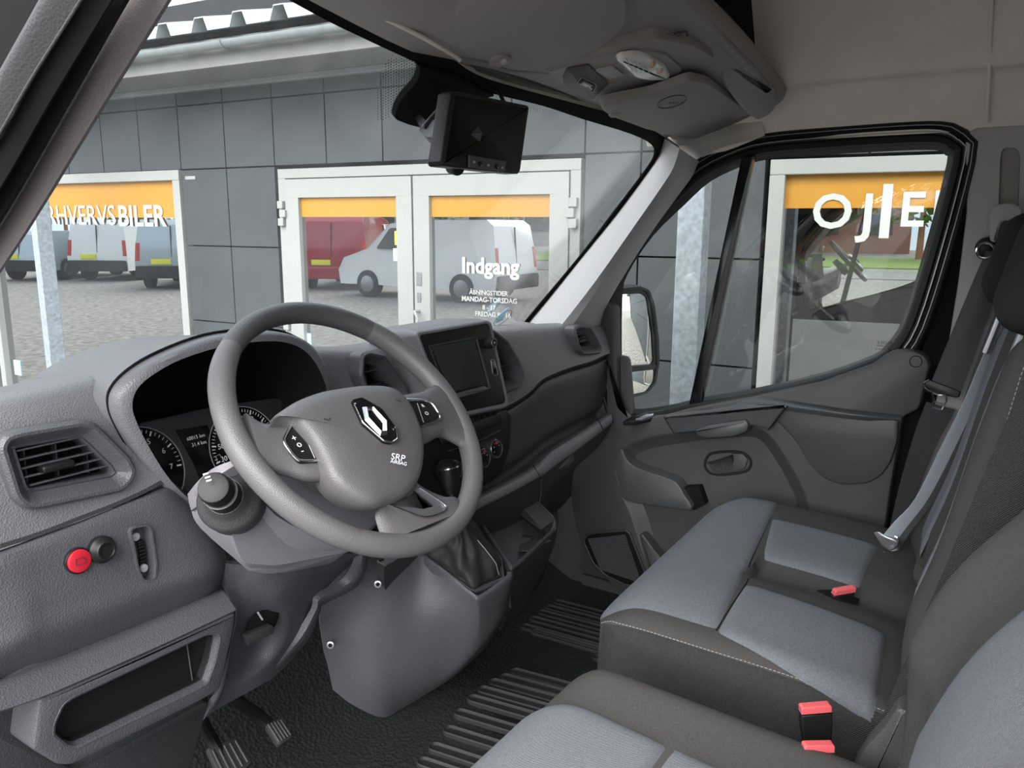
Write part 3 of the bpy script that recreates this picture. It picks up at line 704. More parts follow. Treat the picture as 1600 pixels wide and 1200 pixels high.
# waist rail cap under the glass
tube('waist_seal', crv([U(a, b, x=.885) for a, b in [(975, 652), (1040, 645), (1093, 632), (1170, 619), (1285, 594), (1362, 567), (1392, 549)]], 5), .008, 'black', door)
# armrest cap
arm = slab('armrest', loopx([(1036, 651), (1062, 646), (1120, 637), (1165, 632), (1231, 633), (1214, 654), (1200, 673), (1188, 668), (1165, 664), (1120, 670), (1085, 675), (1054, 678)], .006, x=.828), nx, .045, 'door_cap', door, b=.008)
slab('grab_cup', loopx([(1083, 672), (1105, 664), (1165, 655), (1170, 664), (1166, 676), (1145, 683), (1105, 686), (1090, 682)], .008, x=.815), nx, .05, 'door_cap', door, b=.009)
tube('armrest_groove', [U(1037, 651, x=.826), U(1053, 677, x=.826)], .0012, 'matt_black', door); tube('armrest_groove', [U(1231, 634, x=.826), U(1200, 672, x=.826)], .0012, 'matt_black', door)
# window switch on the sill
sw = slab('switch_plate', looppl([(972, 659), (985, 651), (1015, 643), (1040, 639), (1040, 645), (1018, 653), (990, 659)], (.84, .95, 1.175), (-.35, 0, .94), .005), (-.35, 0, .94), .012, 'black', door, b=.002)
slab('rocker_switch', looppl([(992, 654), (1010, 647), (1022, 645), (1020, 649), (1004, 654)], (.84, .95, 1.182), (-.35, 0, .94), .003), (-.35, 0, .94), .008, 'satin', sw)
# cap screw plug
frame('screw_plug', circ(U(1431, 565, x=.860), nx, .0145, 28), nx, .0018, .003, 'matt_black', door, b=.0003)
# inner door handle: oval bezel, cup and lever
hp = [(1098, 728), (1103, 711), (1117, 704), (1150, 703), (1167, 708), (1176, 720), (1174, 733), (1162, 741), (1130, 745), (1108, 742)]
hl = crv([U(a, b, x=.888) for a, b in hp], 5, closed=True)
hb = frame('handle_bezel', hl, nx, .012, .02, 'black', door, b=.004)
slab('handle_cup', [p-nx*-.0 - nx*.004 for p in inset(hl, nx, .010)], nx, .004, 'matt_black', hb)
slab('handle_lever', loopx([(1103, 722), (1112, 722), (1125, 730), (1142, 734), (1145, 718), (1143, 709), (1160, 709), (1168, 718), (1164, 733), (1140, 739), (1113, 737)], .004, x=.884), nx, .008, 'door_plastic', hb, b=.003)
disc('handle_boss', U(1136, 720, x=.890), nx, .012, .006, 'black', hb)
# upper storage pocket
pk = [(965, 705), (972, 702), (978, 716), (990, 728), (1010, 736), (1048, 749), (1060, 758), (1070, 775), (1080, 797), (1030, 791), (976, 782), (966, 755), (960, 728)]
slab('storage_pocket', crv([U(a, b, x=.838) for a, b in pk], 3, closed=True), nx, .05, 'door_cap', door, b=.005)
slab('pocket_end', loopx([(1064, 762), (1092, 760), (1102, 788), (1083, 798), (1076, 780)], .004, x=.86), nx, .03, 'matt_black', door, b=.003)
# speaker grille
spk = [(910, 846), (914, 836), (926, 832), (978, 828), (984, 833), (1012, 905), (1005, 920), (975, 915), (945, 900), (925, 880)]
sg = frame('speaker_frame', loopx(spk, .012, x=.853), nx, .006, .012, 'door_plastic', door, b=.003)
sb_ = slab('speaker_grille', inset(loopx(spk, .012, x=.855), nx, .005), nx, .005, 'matt_black', sg)
gm = MB()
pA, pB, pC, pD = [U(*q, x=.8545) for q in ((918, 842), (977, 835), (1003, 912), (938, 890))]
for i in range(26):
    for j in range(30):
        a, b = (i+.5)/26, (j+.5)/30
        c = pA.lerp(pB, a).lerp(pD.lerp(pC, a), b); gm.box(c, (.0012, .0042, .0036))
gm.build('grille_mesh', 'dash_low', sg, kind='stuff')
# lower bin pull
slab('lower_bin', loopx([(998, 836), (1004, 834), (1024, 862), (1060, 900), (1040, 960), (1012, 890)], .006, x=.85), nx, .05, 'door_plastic', door, b=.006)
# etched marks on the glass
for s_, px, py, hgt in (('SAINT', 1385, 536, .010), ('TEMPERLITE', 1380, 541, .005), ('MASTER 43R', 1376, 546, .005), ('43R-001 E2', 1054, 624, .005), ('M42 AS2', 1053, 619, .006)):
    s_ = {'SAINT': 'S ECURIT', 'TEMPERLITE': 'TEMPERED 43R', 'MASTER 43R': 'E2 43R-0015'}.get(s_, s_)
    txt('etched_mark', s_, U(px, py, x=XD+.006), -Y, Z, hgt, 'black' if px > 1300 else 'grey_mark', door, depth=.0001)
# ---------------- outside mirror
mp_ = U(995, 530, x=1.17); mn = V((-.42, -.90, -.07)).normalized()
mir = thing('side_mirror', mp_-V((0, 0, .3)), 'black two-part side mirror standing outside the passenger window', 'mirror')
def ML(pts, off=0, r=.012): return rnd([UPL(a, b, mp_+mn*off, mn) for a, b in pts], r, 5)
mh = [(966, 450), (1000, 446), (1016, 452), (1024, 475), (1031, 530), (1032, 565), (1026, 600), (1012, 616), (985, 624), (970, 617), (962, 590), (959, 520), (960, 462)]
rim('housing', ML(mh), mn, [(.05, -.09), (.02, -.075), (0, -.04), (0, -.006), (.003, 0), (.010, -.003), (.012, -.012)], 'dash_dark', mir, cap0=True, cap1=True)
mg = [(964, 459), (1003, 457), (1012, 464), (1020, 520), (1023, 566), (1016, 572), (972, 577), (967, 570), (964, 520)]
slab('main_glass', ML(mg, -.0035, .01), mn, .008, 'mirror', mir, b=.0008)
slab('wide_glass', ML([(972, 582), (1021, 577), (1020, 596), (1008, 612), (984, 617), (976, 610)], -.0035, .01), V((-.40, -.91, .05)), .008, 'mirror', mir, b=.0008)
frame('glass_edge', ML(mg, .000, .01), mn, .003, .006, 'black', mir, b=.0008)
slab('glass_bar', ML([(966, 573), (1026, 570), (1024, 577), (968, 584)], .002, .002), mn, .01, 'dash_dark', mir)
tube('mirror_arm', [mp_+V((.02, .06, -.05)), mp_+V((-.02, .16, -.16)), V((1.0, mp_.y+.18, mp_.z-.30))], .028, 'dash_dark', mir)
# ================================================================== OVERHEAD SHELF, VISORS
SN = V((0, -.35, -.94)).normalized(); SP = V((0, .88, 2.01))
def S(px, py, off=0): return UPL(px, py, SP+SN*off, SN)
shelf = thing('overhead_shelf', (0, .75, 2.05), 'grey-brown moulded overhead shelf above the windshield', 'overhead shelf')
# underside surface front to rear, then lip up
cols = [-.84, -.55, -.25, 0, .25, .5, .70, .825]
def shelfrow(y, z, xs=1.0, sag=.03):
    return [V((x*xs, y - (.36*max(0, -x-.1)**1.25 if y > .65 else 0)*min(1, (y-.55)/.3), z - sag*(abs(x)/.82)**2*(.4 if x < 0 else 1))) for x in cols]
rows = [shelfrow(.90, 2.005, 1, .035), shelfrow(.80, 2.02, 1, .03), shelfrow(.70, 2.065, 1, .055), shelfrow(.615, 2.115, 1, .085), shelfrow(.585, 2.145, 1, .09), shelfrow(.59, 2.175, 1, .09), shelfrow(.63, 2.18, 1, .09), shelfrow(.90, 2.16, 1, .09)]
net('shelf_body', rows, 'shelf', shelf, su=3, sv=4, th=.012)
# raised ends of the shelf that meet the side lining
rows = []
for k, s_ in enumerate((0, .33, .66, 1)):
    rows.append([U(px, py, y=yy) for px, py, yy in [((1120+60*s_), (60+75*s_), .60), ((1150+45*s_), (80+65*s_), .60), ((1195+18*s_), (140+0*s_), .60)]])
nub = [(1176, 104), (1196, 140), (1205, 131), (1214, 136), (1216, 160), (1208, 182), (1180, 192), (1160, 170), (1140, 120)]
EP, EN = U(1190, 150, y=.60), V((-.25, -.72, -.62)).normalized()
slab('end_cheek', looppl([(1128, 96), (1150, 92), (1176, 112), (1200, 142), (1208, 134), (1215, 142), (1214, 166), (1205, 180), (1184, 190), (1170, 178), (1132, 132)], EP, EN, .012, 4), EN, .03, 'shelf', shelf, b=.008)
tube('shelf_lip', crv([U(1082, -10, y=.60), U(1096, 22, y=.60), U(1140, 75, y=.60), U(1182, 116, y=.60), U(1203, 148, y=.60)], 4), .011, 'shelf', shelf, n=12)
# dark void of the shelf mouth and its divider
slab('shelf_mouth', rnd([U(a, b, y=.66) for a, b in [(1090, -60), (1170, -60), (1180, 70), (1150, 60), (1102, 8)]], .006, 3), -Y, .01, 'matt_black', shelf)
slab('shelf_divider', rnd([U(a, b, y=.64) for a, b in [(1104, 20), (1125, 10), (1132, 66)]], .004, 3), -Y, .01, 'shelf', shelf)
# --- driver visor
v1 = thing('sun_visor', S(760, 60), 'large grey driver sun visor folded up above the steering wheel', 'sun visor')
vl = [(470, -60), (590, 18), (660, 52), (715, 84), (765, 102), (800, 114), (835, 114), (872, 106), (920, 88), (955, 68), (978, 44), (984, 16), (970, -30), (900, -120), (560, -130)]
slab('visor_pad', looppl(vl, SP+SN*.035, SN, .03, 6), SN, .025, 'visor', v1, b=.010)
cpt = S(782, 98, .04); slab('pull_notch', circ(cpt, SN, .018, 20, 1.3), SN, .006, 'shelf', v1, b=.004)
disc('pivot_pin', S(789, 100, .046), SN, .0065, .01, 'pillar', v1, b=.003)
tube('visor_seam', crv([S(a, b, .036) for a, b in [(540, 2), (600, 28), (660, 58), (712, 88), (718, 94)]], 4), .0035, 'liner', v1)
# header trim plate in front of the visor
slab('header_plate', looppl([(706, 74), (722, 92), (770, 96), (815, 113), (868, 116), (895, 140), (925, 160), (880, 158), (800, 136), (748, 116)], SP+SN*.008, SN, .008), SN, .02, 'shelf_dark', shelf, b=.003)
tube('header_edge', crv([S(a, b, .014) for a, b in [(716, 90), (760, 97), (800, 110), (860, 113)]], 4), .004, 'visor', shelf)
# --- centre console with lamp and switch
cn = looppl([(852, 112), (872, 106), (960, 76), (1030, 62), (1085, 72), (1118, 92), (1108, 104), (1075, 122), (1010, 140), (925, 160), (893, 146)], SP+SN*.030, SN, .012, 5)
con = slab('centre_module', cn, SN, .035, 'shelf', shelf, b=.007)
slab('switch_panel', looppl([(880, 122), (887, 108), (920, 102), (952, 132), (925, 157), (900, 148), (882, 134)], SP+SN*.034, SN, .006), SN, .008, 'shelf_dark', con, b=.002)
sw = frame('socket_frame', looppl([(901, 131), (909, 121), (933, 133), (927, 145)], SP+SN*.037, SN, .004), SN, .0012, .005, 'satin', con, b=.0004)
slab('socket', looppl([(904, 131), (910, 124), (929, 134), (925, 142)], SP+SN*.0385, SN, .003), SN, .004, 'gloss_black', sw, b=.0008)
slab('map_light', looppl([(931, 112), (958, 105), (976, 118), (952, 124)], SP+SN*.0345, SN, .004), SN, .006, 'pillar', con, b=.001)
lf = looppl([(960, 92), (966, 86), (1010, 80), (1042, 86), (1066, 108), (1062, 118), (1020, 124), (985, 122)], SP+SN*.036, SN, .012, 6)
lfo = slab('lamp_bezel', lf, SN, .012, 'shelf', con, b=.003)
lens = looppl([(963, 92), (970, 86), (990, 83), (1012, 86), (1040, 103), (1047, 115), (1040, 121), (1010, 122), (990, 118)], SP+SN*.040, SN, .010, 6)
rim('lamp_lens', lens, SN, [(0, -.006), (0, .002), (.002, .005), (.006, .008), (.010, .009)], 'lens', lfo, cap0=True)
for px, py in ((1020, 105), (1032, 115)): disc('lamp_bulb', S(px, py, .054), SN, .007, .01, 'bulb', lfo, b=.004, N=14)
for i in range(5): tube('lens_facet', [S(978+i*7, 90+i*3, .0535), S(988+i*7, 112+i*1, .0535)], .0007, 'satin', lfo, n=6)
frame('speaker_ring', circ(S(1055, 62, .014), SN, .026, 28), SN, .002, .004, 'dash_low', shelf, b=.0006)
for k in range(7): tube('speaker_slot', [S(1055-12+k*1.5, 62-9+k*3, .0165), S(1055+9+k*.9, 62-13+k*3, .0165)], .0008, 'dash_low', shelf, n=6)
frame('oval_mark', circ(S(1104, 100, .012), SN, .02, 24, 1.6), SN, .0015, .003, 'dash_low', shelf, b=.0005)
# --- passenger visor
v2 = thing('sun_visor', S(1060, 175), 'smaller grey passenger sun visor in the shelf recess above the windshield corner', 'sun visor')
slab('visor_pad', looppl([(942, 176), (940, 166), (960, 160), (1020, 148), (1080, 126), (1108, 132), (1180, 182), (1184, 190), (1150, 205), (1076, 220), (1010, 204), (960, 186)], SP+SN*.062, SN, .014, 6), SN, .02, 'visor', v2, b=.008)
frame('warning_oval', circ(S(1050, 160, .064), SN, .030, 32, 1.55), SN, .0012, .002, 'dash_low', v2, b=.0003)
txt('lettering', 'AIRBAG', S(1052, 161, .065), RT, -FW, .014, 'dash_low', v2, depth=.0004)
disc('visor_clip', S(962, 181, .064), SN, .012, .012, 'shelf', v2, sx=1.8, b=.004)
# --- rear view monitor
MN = V((.06, -.99, .02)).normalized(); mc = U(757, 208, y=.76)
mon = thing('rear_view_monitor', mc, 'black rear-view camera monitor hanging at the top of the windshield', 'monitor')
def MO(pts, off=0, r=.008): return rnd([UPL(a, b, mc+MN*off, MN) for a, b in pts], r, 5)
ml = [(709, 141), (828, 165), (813, 272), (691, 259)]
rim('monitor_body', MO(ml), MN, [(.004, -.03), (0, -.026), (0, -.003), (.003, 0)], 'black', mon, cap0=True)
slab('screen', inset(MO(ml), MN, .006), MN, .001, 'screen_black', mon, b=.0002)
bs = slab('button_strip', MO([(734, 242), (791, 252), (790, 268), (734, 261)], .003, .002), MN, .004, 'dash_low', mon, b=.001)
for a, b in ((742, 253), (751, 256), (764, 258), (777, 260), (786, 262)): disc('button', UPL(a, b, mc+MN*.0045, MN), MN, .004 if a in (751, 777) else .0018, .002, 'gloss_black' if a in (751, 777) else 'grey_mark', bs, N=12, b=.0005, sx=1.5)
slab('body_side', MO([(702, 146), (708, 144), (694, 256), (688, 252)], -.004, .002), MN, .02, 'dash_low', mon, b=.003)
# bracket behind the monitor
tube('bracket', crv([G(655, 185, .02), U(672, 205, y=.86), U(700, 215, y=.80), U(740, 210, y=.775)], 3), [.008, .009, .01, .018, .022, .026, .028, .03, .03, .03], 'dash_low', mon, n=4)
slab('bracket_plate', rnd([U(a, b, y=.85) for a, b in [(660, 196), (700, 150), (712, 250), (692, 242)]], .004, 3), V((-.6, -.8, 0)), .01, 'dash_low', mon)
tube('cable', crv([U(790, 165, y=.78), U(785, 155, y=.82), U(779, 143, y=.86), U(770, 138, y=.88)], 4), .0035, 'black', mon)
disc('knob', U(717, 263, y=.78), V((-.3, -.9, -.2)), .012, .02, 'black', mon, b=.003)
# ================================================================== DASHBOARD
dash = thing('dashboard', (-.05, 1.2, .62), 'dark grey moulded dashboard spanning the cab under the windshield', 'dashboard')
def lerp_tab(tab, x):
    for (a, va), (b, vb) in zip(tab[:-1], tab[1:]):
        if x <= b: return va + (vb-va)*max(0, min(1, (x-a)/(b-a)))
    return tab[-1][1]
crest = [(-1.0, 1.512), (-.80, 1.516), (-.72, 1.520), (-.63, 1.528), (-.5, 1.53), (-.26, 1.515), (-.157, 1.500), (.3, 1.488), (.54, 1.476), (.82, 1.454), (.9, 1.446)]
def padrows(xs, bot=1.345, y1=1.062):
    rows = []
    for (y, dz, ab) in ((1.64, None, 1.37), (1.42, None, 1.43), (1.27, -.022, None), (1.17, -.003, None), (1.115, -.001, None), (1.088, -.018, None), (y1+.008, -.055, None)):
        rows.append([V((x, y-(.05 if x > .8 else 0)*(y > 1.5), ab if ab else lerp_tab(crest, x)+dz)) for x in xs])
    return rows
# left upper pad with the outer vent
xs = [-.985, -.92, -.86, -.80, -.74, -.68, -.63, -.59, -.55]
rows = padrows(xs); rows.append([U(px, py, y=1.05) for px, py in [(-230, 930), (-150, 903), (-70, 875), (0, 850), (60, 831), (125, 806), (180, 785), (222, 766), (255, 748)]])
lp = net('upper_pad_left', rows, 'dash', dash, su=4, sv=4, th=.012)
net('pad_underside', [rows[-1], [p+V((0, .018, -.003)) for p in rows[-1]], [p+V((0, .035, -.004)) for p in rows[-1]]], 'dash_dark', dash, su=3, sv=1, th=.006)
VL = [(2, 700), (10, 684), (30, 677), (126, 661), (146, 664), (160, 676), (200, 716), (210, 736), (204, 752), (190, 765), (60, 792), (40, 790), (26, 776)]
vent_n = V((0, -1, .06)).normalized()
def vlooppl(pts, y, r=.006): return looppl(pts, (0, y, 1.42), vent_n, r, 4)
def vent(name, pts, y, parent, slats=4, fins=3, tab=True, label=None, depth=.05, hole=None):
    lo = vlooppl(pts, y)
    v = rim(name, lo, vent_n, [(-.004, -.03), (-.004, -.002), (.0, .003), (.004, .003), (.009, -.002), (.014, -.012), (.017, -.014), (.0195, -.0125), (.0215, -.016), (.022, -depth)], 'dash_low', parent, cap1=False, label=label)
    inn = inset(lo, vent_n, .0215)
    c = sum(inn, V())/len(inn)
    slab('vent_well', [p - vent_n*(depth-.004) for p in inn], vent_n, .004, 'matt_black', v, b=.0005)
    up = Z; xs_ = [p.x for p in inn]; zs_ = [p.z for p in inn]; x0, x1, z0, z1 = min(xs_), max(xs_), min(zs_), max(zs_)
    def span(z):
        q = []
        for i in range(len(inn)):
            a, b = inn[i], inn[(i+1) % len(inn)]
            if (a.z-z)*(b.z-z) < 0: q.append(a.x+(b.x-a.x)*(z-a.z)/(b.z-a.z))
        return (min(q), max(q)) if len(q) > 1 else None
    def vspan(x):
        q = []
        for i in range(len(inn)):
            a, b = inn[i], inn[(i+1) % len(inn)]
            if (a.x-x)*(b.x-x) < 0: q.append(a.z+(b.z-a.z)*(x-a.x)/(b.x-a.x))
        return (min(q), max(q)) if len(q) > 1 else None
    for k in range(slats):
        z = z0+(z1-z0)*(k+.8)/(slats+.6); s_ = span(z)
        if s_: box('vent_slat', ((s_[0]+s_[1])/2, y+.026, z), (s_[1]-s_[0], .020, .0026), 'dash_low', v, bev=.0008, rot=Matrix.Rotation(math.radians(-12), 3, 'X'))
    for k in range(fins):
        x = x0+(x1-x0)*(k+.55)/(fins+.1); s_ = vspan(x)
        if s_: box('vent_fin', (x, y+.041, (s_[0]+s_[1])/2), (.002, .012, s_[1]-s_[0]), 'dash_low', v, bev=.0006)
    if tab: box('vent_tab', (c.x-.012, y+.016, c.z-.002), (.042, .022, .010), 'black', v, bev=.003)
    return v
hl_ = vlooppl(VL, 1.052)
cut(lp, inset(hl_, vent_n, .004), vent_n, -.09, .06)
vent('side_vent', VL, 1.048, dash, slats=5)
# a thin raised line on the pad top at the far left
slab('pad_seam', [U(-60, 672, y=1.10), U(50, 652, y=1.13), U(51, 645, y=1.14), U(-60, 662, y=1.115)], V((0, -.35, .93)), .004, 'dash_low', dash, b=.0008)
# left lower fascia with the buttons
rows = [[U(px, py, y=y) for px, py, y in r] for r in [
    [(-160, 915, 1.07), (-60, 878, 1.07), (5, 858, 1.065), (60, 838, 1.062), (130, 812, 1.062), (200, 784, 1.062), (246, 762, 1.062), (262, 754, 1.075)],
    [(-160, 925, 1.045), (-60, 888, 1.045), (8, 868, 1.040), (62, 848, 1.040), (130, 822, 1.040), (200, 793, 1.040), (264, 772, 1.040), (284, 764, 1.075)],
    [(-155, 985, 1.035), (-55, 950, 1.035), (24, 918, 1.030), (70, 902, 1.030), (150, 873, 1.030), (230, 845, 1.030), (308, 826, 1.030), (332, 822, 1.07)],
    [(-150, 1040, 1.025), (-50, 1010, 1.025), (34, 968, 1.020), (76, 950, 1.022), (160, 920, 1.022), (240, 893, 1.022), (330, 868, 1.022), (353, 868, 1.06)],
    [(-150, 1075, 1.02), (-50, 1045, 1.02), (38, 1003, 1.015), (80, 990, 1.017), (165, 957, 1.017), (245, 926, 1.017), (330, 897, 1.017), (351, 890, 1.05)],
    [(-150, 1110, 1.045), (-50, 1085, 1.045), (40, 1042, 1.035), (82, 1030, 1.035), (170, 995, 1.035), (250, 962, 1.035), (325, 930, 1.035), (345, 918, 1.06)]]]
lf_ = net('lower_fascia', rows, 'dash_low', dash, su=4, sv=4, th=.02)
bn = V((0, -.99, .10)).normalized()
# recess of the leveller wheel
lr = looppl([(204, 829), (210, 824), (229, 821), (236, 828), (244, 880), (243, 902), (236, 908), (224, 907), (216, 890)], (0, 1.026, 1.3), bn, .004)
cut(lf_, lr, bn, -.022, .05)
lv = rim('headlamp_leveller', lr, bn, [(-.002, -.012), (-.0015, .0012), (.001, .0012), (.002, -.004), (.003, -.018)], 'dash_low', lf_, cap1=True)
wc = UPL(221, 865, (0, 1.04, 1.3), bn)
for k in range(9):
    a = -1.1+k*.275; box('leveller_rib', wc + V((0, .004-.006*math.cos(a), .020*math.sin(a))), (.010, .006, .0034), 'black', lv, bev=.001)
for px, py in ((213, 839), (226, 888)):
    disc('leveller_mark', UPL(px, py, (0, 1.035, 1.3), bn), bn, .006, .004, 'grey_mark', lv, N=14)
# red and black push buttons
bc = UPL(126, 877, (0, 1.022, 1.3), bn); rb = disc('red_button', bc, bn, .0155, .02, 'red', lf_, b=.002, label='red round button with van outline'); frame('button_collar', circ(bc-bn*.004, bn, .0175, 28), bn, .002, .014, 'black', rb, b=.0005)
vm = [(-.007, -.004), (-.007, .005), (.003, .005), (.0065, .001), (.0065, -.004)]
tube('button_symbol', [bc+bn*.0006+X*a+Z*b for a, b in vm]+[bc+bn*.0006+X*vm[0][0]+Z*vm[0][1]], .0005, 'dash_dark', rb, n=5)
bc = UPL(165, 860, (0, 1.018, 1.3), bn)
kb = rim('rotary_button', circ(bc-bn*.006, bn, .0185, 28), bn, [(0, -.012), (0, 0), (.003, .003), (.004, .008), (.006, .0105), (.008, .0105), (.009, .0085)], 'black', lf_)
disc('indicator_mark', bc+bn*.003+V((.004, 0, -.0075)), bn, .002, .002, 'red', kb, N=8, b=.0004)
# lower pocket unit
PU = [(38, 1046), (80, 1036), (200, 985), (340, 924), (350, 922), (360, 932), (369, 955), (366, 985), (345, 1075), (318, 1092), (110, 1197), (92, 1196), (52, 1172), (62, 1094), (52, 1070)]
pun = V((0, -1, 0))
PUf = [(62, 1092), (110, 1072), (230, 1020), (362, 958), (369, 958), (366, 985), (345, 1078), (318, 1094), (112, 1197), (92, 1196), (52, 1172), (56, 1140)]
pf = slab('pocket_unit', loopx(PUf, .006, y=1.0), pun, .10, 'dash_low', dash, b=.006)
rows = [[U(px, py, y=1.045) for px, py in [(-60, 1085), (36, 1046), (120, 1015), (220, 972), (300, 938), (345, 921)]],
        [U(px, py, y=1.025) for px, py in [(-60, 1090), (42, 1052), (124, 1022), (226, 980), (306, 944), (352, 926)]],
        [U(px, py, y=.998) for px, py in [(-60, 1130), (62, 1090), (140, 1057), (240, 1013), (320, 976), (369, 953)]]]
net('pocket_lip', rows, 'dash_low', dash, su=3, sv=4, th=.004)
PH = [(98, 1100), (115, 1088), (322, 990), (340, 988), (345, 996), (337, 1035), (325, 1068), (308, 1078), (118, 1170), (104, 1168), (82, 1150), (84, 1130)]
ph = loopx(PH, .006, y=1.0)
cut(pf, ph, pun, -.07, .03)
rim('pocket_liner', ph, pun, [(-.0015, -.004), (0.0, .0012), (.003, .0), (.006, -.012)], 'dash_low', pf, cap1=False)
rim('pocket_back', ph, pun, [(.0055, -.010), (.006, -.012), (.008, -.022)], 'black', pf)
tube('liner_seam', [U(292, 1006, y=1.0185), U(302, 1072, y=1.0185)], .001, 'dash_low', pf)
# body side / kick panel at the far left below the fascia
slab('kick_panel', rnd([U(a, b, y=1.06) for a, b in [(-300, 1000), (60, 1085), (60, 1172), (120, 1205), (330, 1090), (300, 1200), (200, 1330), (-200, 1400)]], .02, 4), pun, .03, 'dash_dark', dash, b=.006)
# ---------------- instrument binnacle
BO = [(300, 802), (262, 768), (224, 722), (194, 672), (182, 640), (186, 612), (214, 582), (262, 554), (332, 528), (400, 519), (448, 521), (484, 537), (506, 566), (519, 606), (517, 660), (490, 710), (450, 756), (400, 792), (350, 812)]
BI = [(306, 786), (268, 752), (236, 704), (212, 656), (207, 630), (216, 606), (240, 585), (282, 562), (342, 543), (402, 534), (446, 535), (476, 548), (497, 574), (511, 612), (508, 655), (482, 700), (440, 742), (395, 776), (345, 794)]
def yb(py, k=0): return 1.00+.055*max(0, min(1, (py-520)/280))+k
lo = crv([U(a, b, y=yb(b)+.008) for a, b in BO], 4, closed=True)
lob = [p+V((0, .10, -.012)) for p in lo]
lom = [p+V((0, .018, .001)) for p in lo]
ctr = sum(lo, V())/len(lo)
li = crv([U(a, b, y=yb(b)-.002) for a, b in BI], 4, closed=True)
mid = [a.lerp(b, .35)-Y*.004 for a, b in zip(lo, li)]
li2 = [p+Y*.012+(ctr-p)*.01 for p in li]
li3 = [V((p.x*.97+ctr.x*.03, 1.21, (p.z*.97+ctr.z*.03)-.012)) for p in li]
def loft(name, loops, m, parent=None, cap0=False, cap1=False, **kw):
    N = len(loops[0]); vs = [p for L in loops for p in L]; fs = []
    for k in range(len(loops)-1):
        for i in range(N): j = (i+1) % N; fs.append((k*N+i, k*N+j, (k+1)*N+j, (k+1)*N+i))
    if cap0: fs.append(tuple(range(N))[::-1])
    if cap1: fs.append(tuple(range((len(loops)-1)*N, len(loops)*N)))
    return mk(name, vs, fs, m, parent, **kw)
bz = loft('cluster_hood', [[p+V((0, .16, -.015)) for p in lob], lob, lom, lo, mid, li], 'dash', dash, ang=50)
tube('hood_groove', [p+V((0, .020, .003)) for p in lo[8:]], .0022, 'matt_black', bz, n=6)
loft('hood_lining', [li, li2, li3], 'matt_black', bz, cap1=True, ang=50)
# cluster face
CP = V((0, 1.13, 1.40)); CN = V((0, -.95, .31)).normalized()
def CL(px, py, off=0): return UPL(px, py, CP+CN*off, CN)
fl = rnd([CL(a, b) for a, b in [(215, 662), (330, 636), (430, 622), (505, 640), (470, 705), (400, 770), (310, 785), (262, 745)]], .01, 4)
face = slab('cluster_face', fl, CN, .006, 'dash_dark', dash, b=.001)
scr = slab('cluster_screen', [CL(275, 672, .002), CL(324, 664, .002), CL(352, 724, .002), CL(374, 770, .002), CL(322, 770, .002), CL(302, 722, .002)], CN, .002, 'gloss_black', face, b=.0003)
txt('lettering', '60015 km', CL(306, 683, .0025), X, CN.cross(X), .0085, 'white_mark', scr, depth=.0001)
txt('lettering', '31.4 km', CL(311, 693, .0025), X, CN.cross(X), .0085, 'white_mark', scr, depth=.0001)
ci = [CL(*q, .003) for q in [(340, 722), (337, 713), (343, 710), (347, 715), (351, 724)]]
tube('car_symbol', ci, .0006, 'grey_mark', scr, n=5)
def gauge(cx, cy, R, a0, a1, nums, name):
    c = CL(cx, cy, .002); up = CN.cross(X)
    dsc = disc(name, c, CN, R*1.06, .004, 'gloss_black', face, N=48); frame('dial_ring', circ(c+CN*.001, CN, R*1.08, 48), CN, .0012, .002, 'grey_mark', dsc, b=.0003)
    tk = MB(); n = (len(nums)-1)*5
    for k in range(n+1):
        a = math.radians(a0+(a1-a0)*k/n); d = X*math.sin(a)+up*math.cos(a); L = .005 if k % 5 else .008
        sd = CN.cross(d); tk.box(c+d*(R-L/2)+CN*.001, (L, .0009 if k % 5 else .0022, .0005), basis(d, sd, CN))
    tk.build('scale_marks', 'white_mark', dsc)
    for k, s_ in enumerate(nums):
        a = math.radians(a0+(a1-a0)*k/(len(nums)-1)); d = X*math.sin(a)+up*math.cos(a)
        txt('numeral', s_, c+d*(R*.74)+CN*.0008, X, up, .0125, 'white_mark', dsc, depth=.0002)
    arc = [c+(X*math.sin(math.radians(q))+up*math.cos(math.radians(q)))*(R*.42)+CN*.001 for q in range(60, 125, 8)]
    tube('inner_scale', arc, .0006, 'grey_mark', dsc, n=5)
    nd = X*math.sin(math.radians(a0))+up*math.cos(math.radians(a0)); tube('needle', [c+CN*.004, c+nd*R*.8+CN*.004], .0012, 'red', dsc, n=6)
    disc('needle_hub', c+CN*.006, CN, .010, .006, 'black', dsc, N=20)
c5 = CL(252, 690); c7 = CL(290, 742)
gc = CL(222, 742); 
gauge(222, 738, (CL(284, 738)-gc).length, -137, 94, ['0', '1', '2', '3', '4', '5', '6', '7'], 'rev_counter')
gauge(384, 698, (CL(284, 738)-gc).length, -128, 128, ['10', '30', '50', '70', '90', '110', '130', '150', '170', '190', '210'], 'speedometer')
cut(lp, [p+Y*0 for p in mid], Y, -.2, .26)
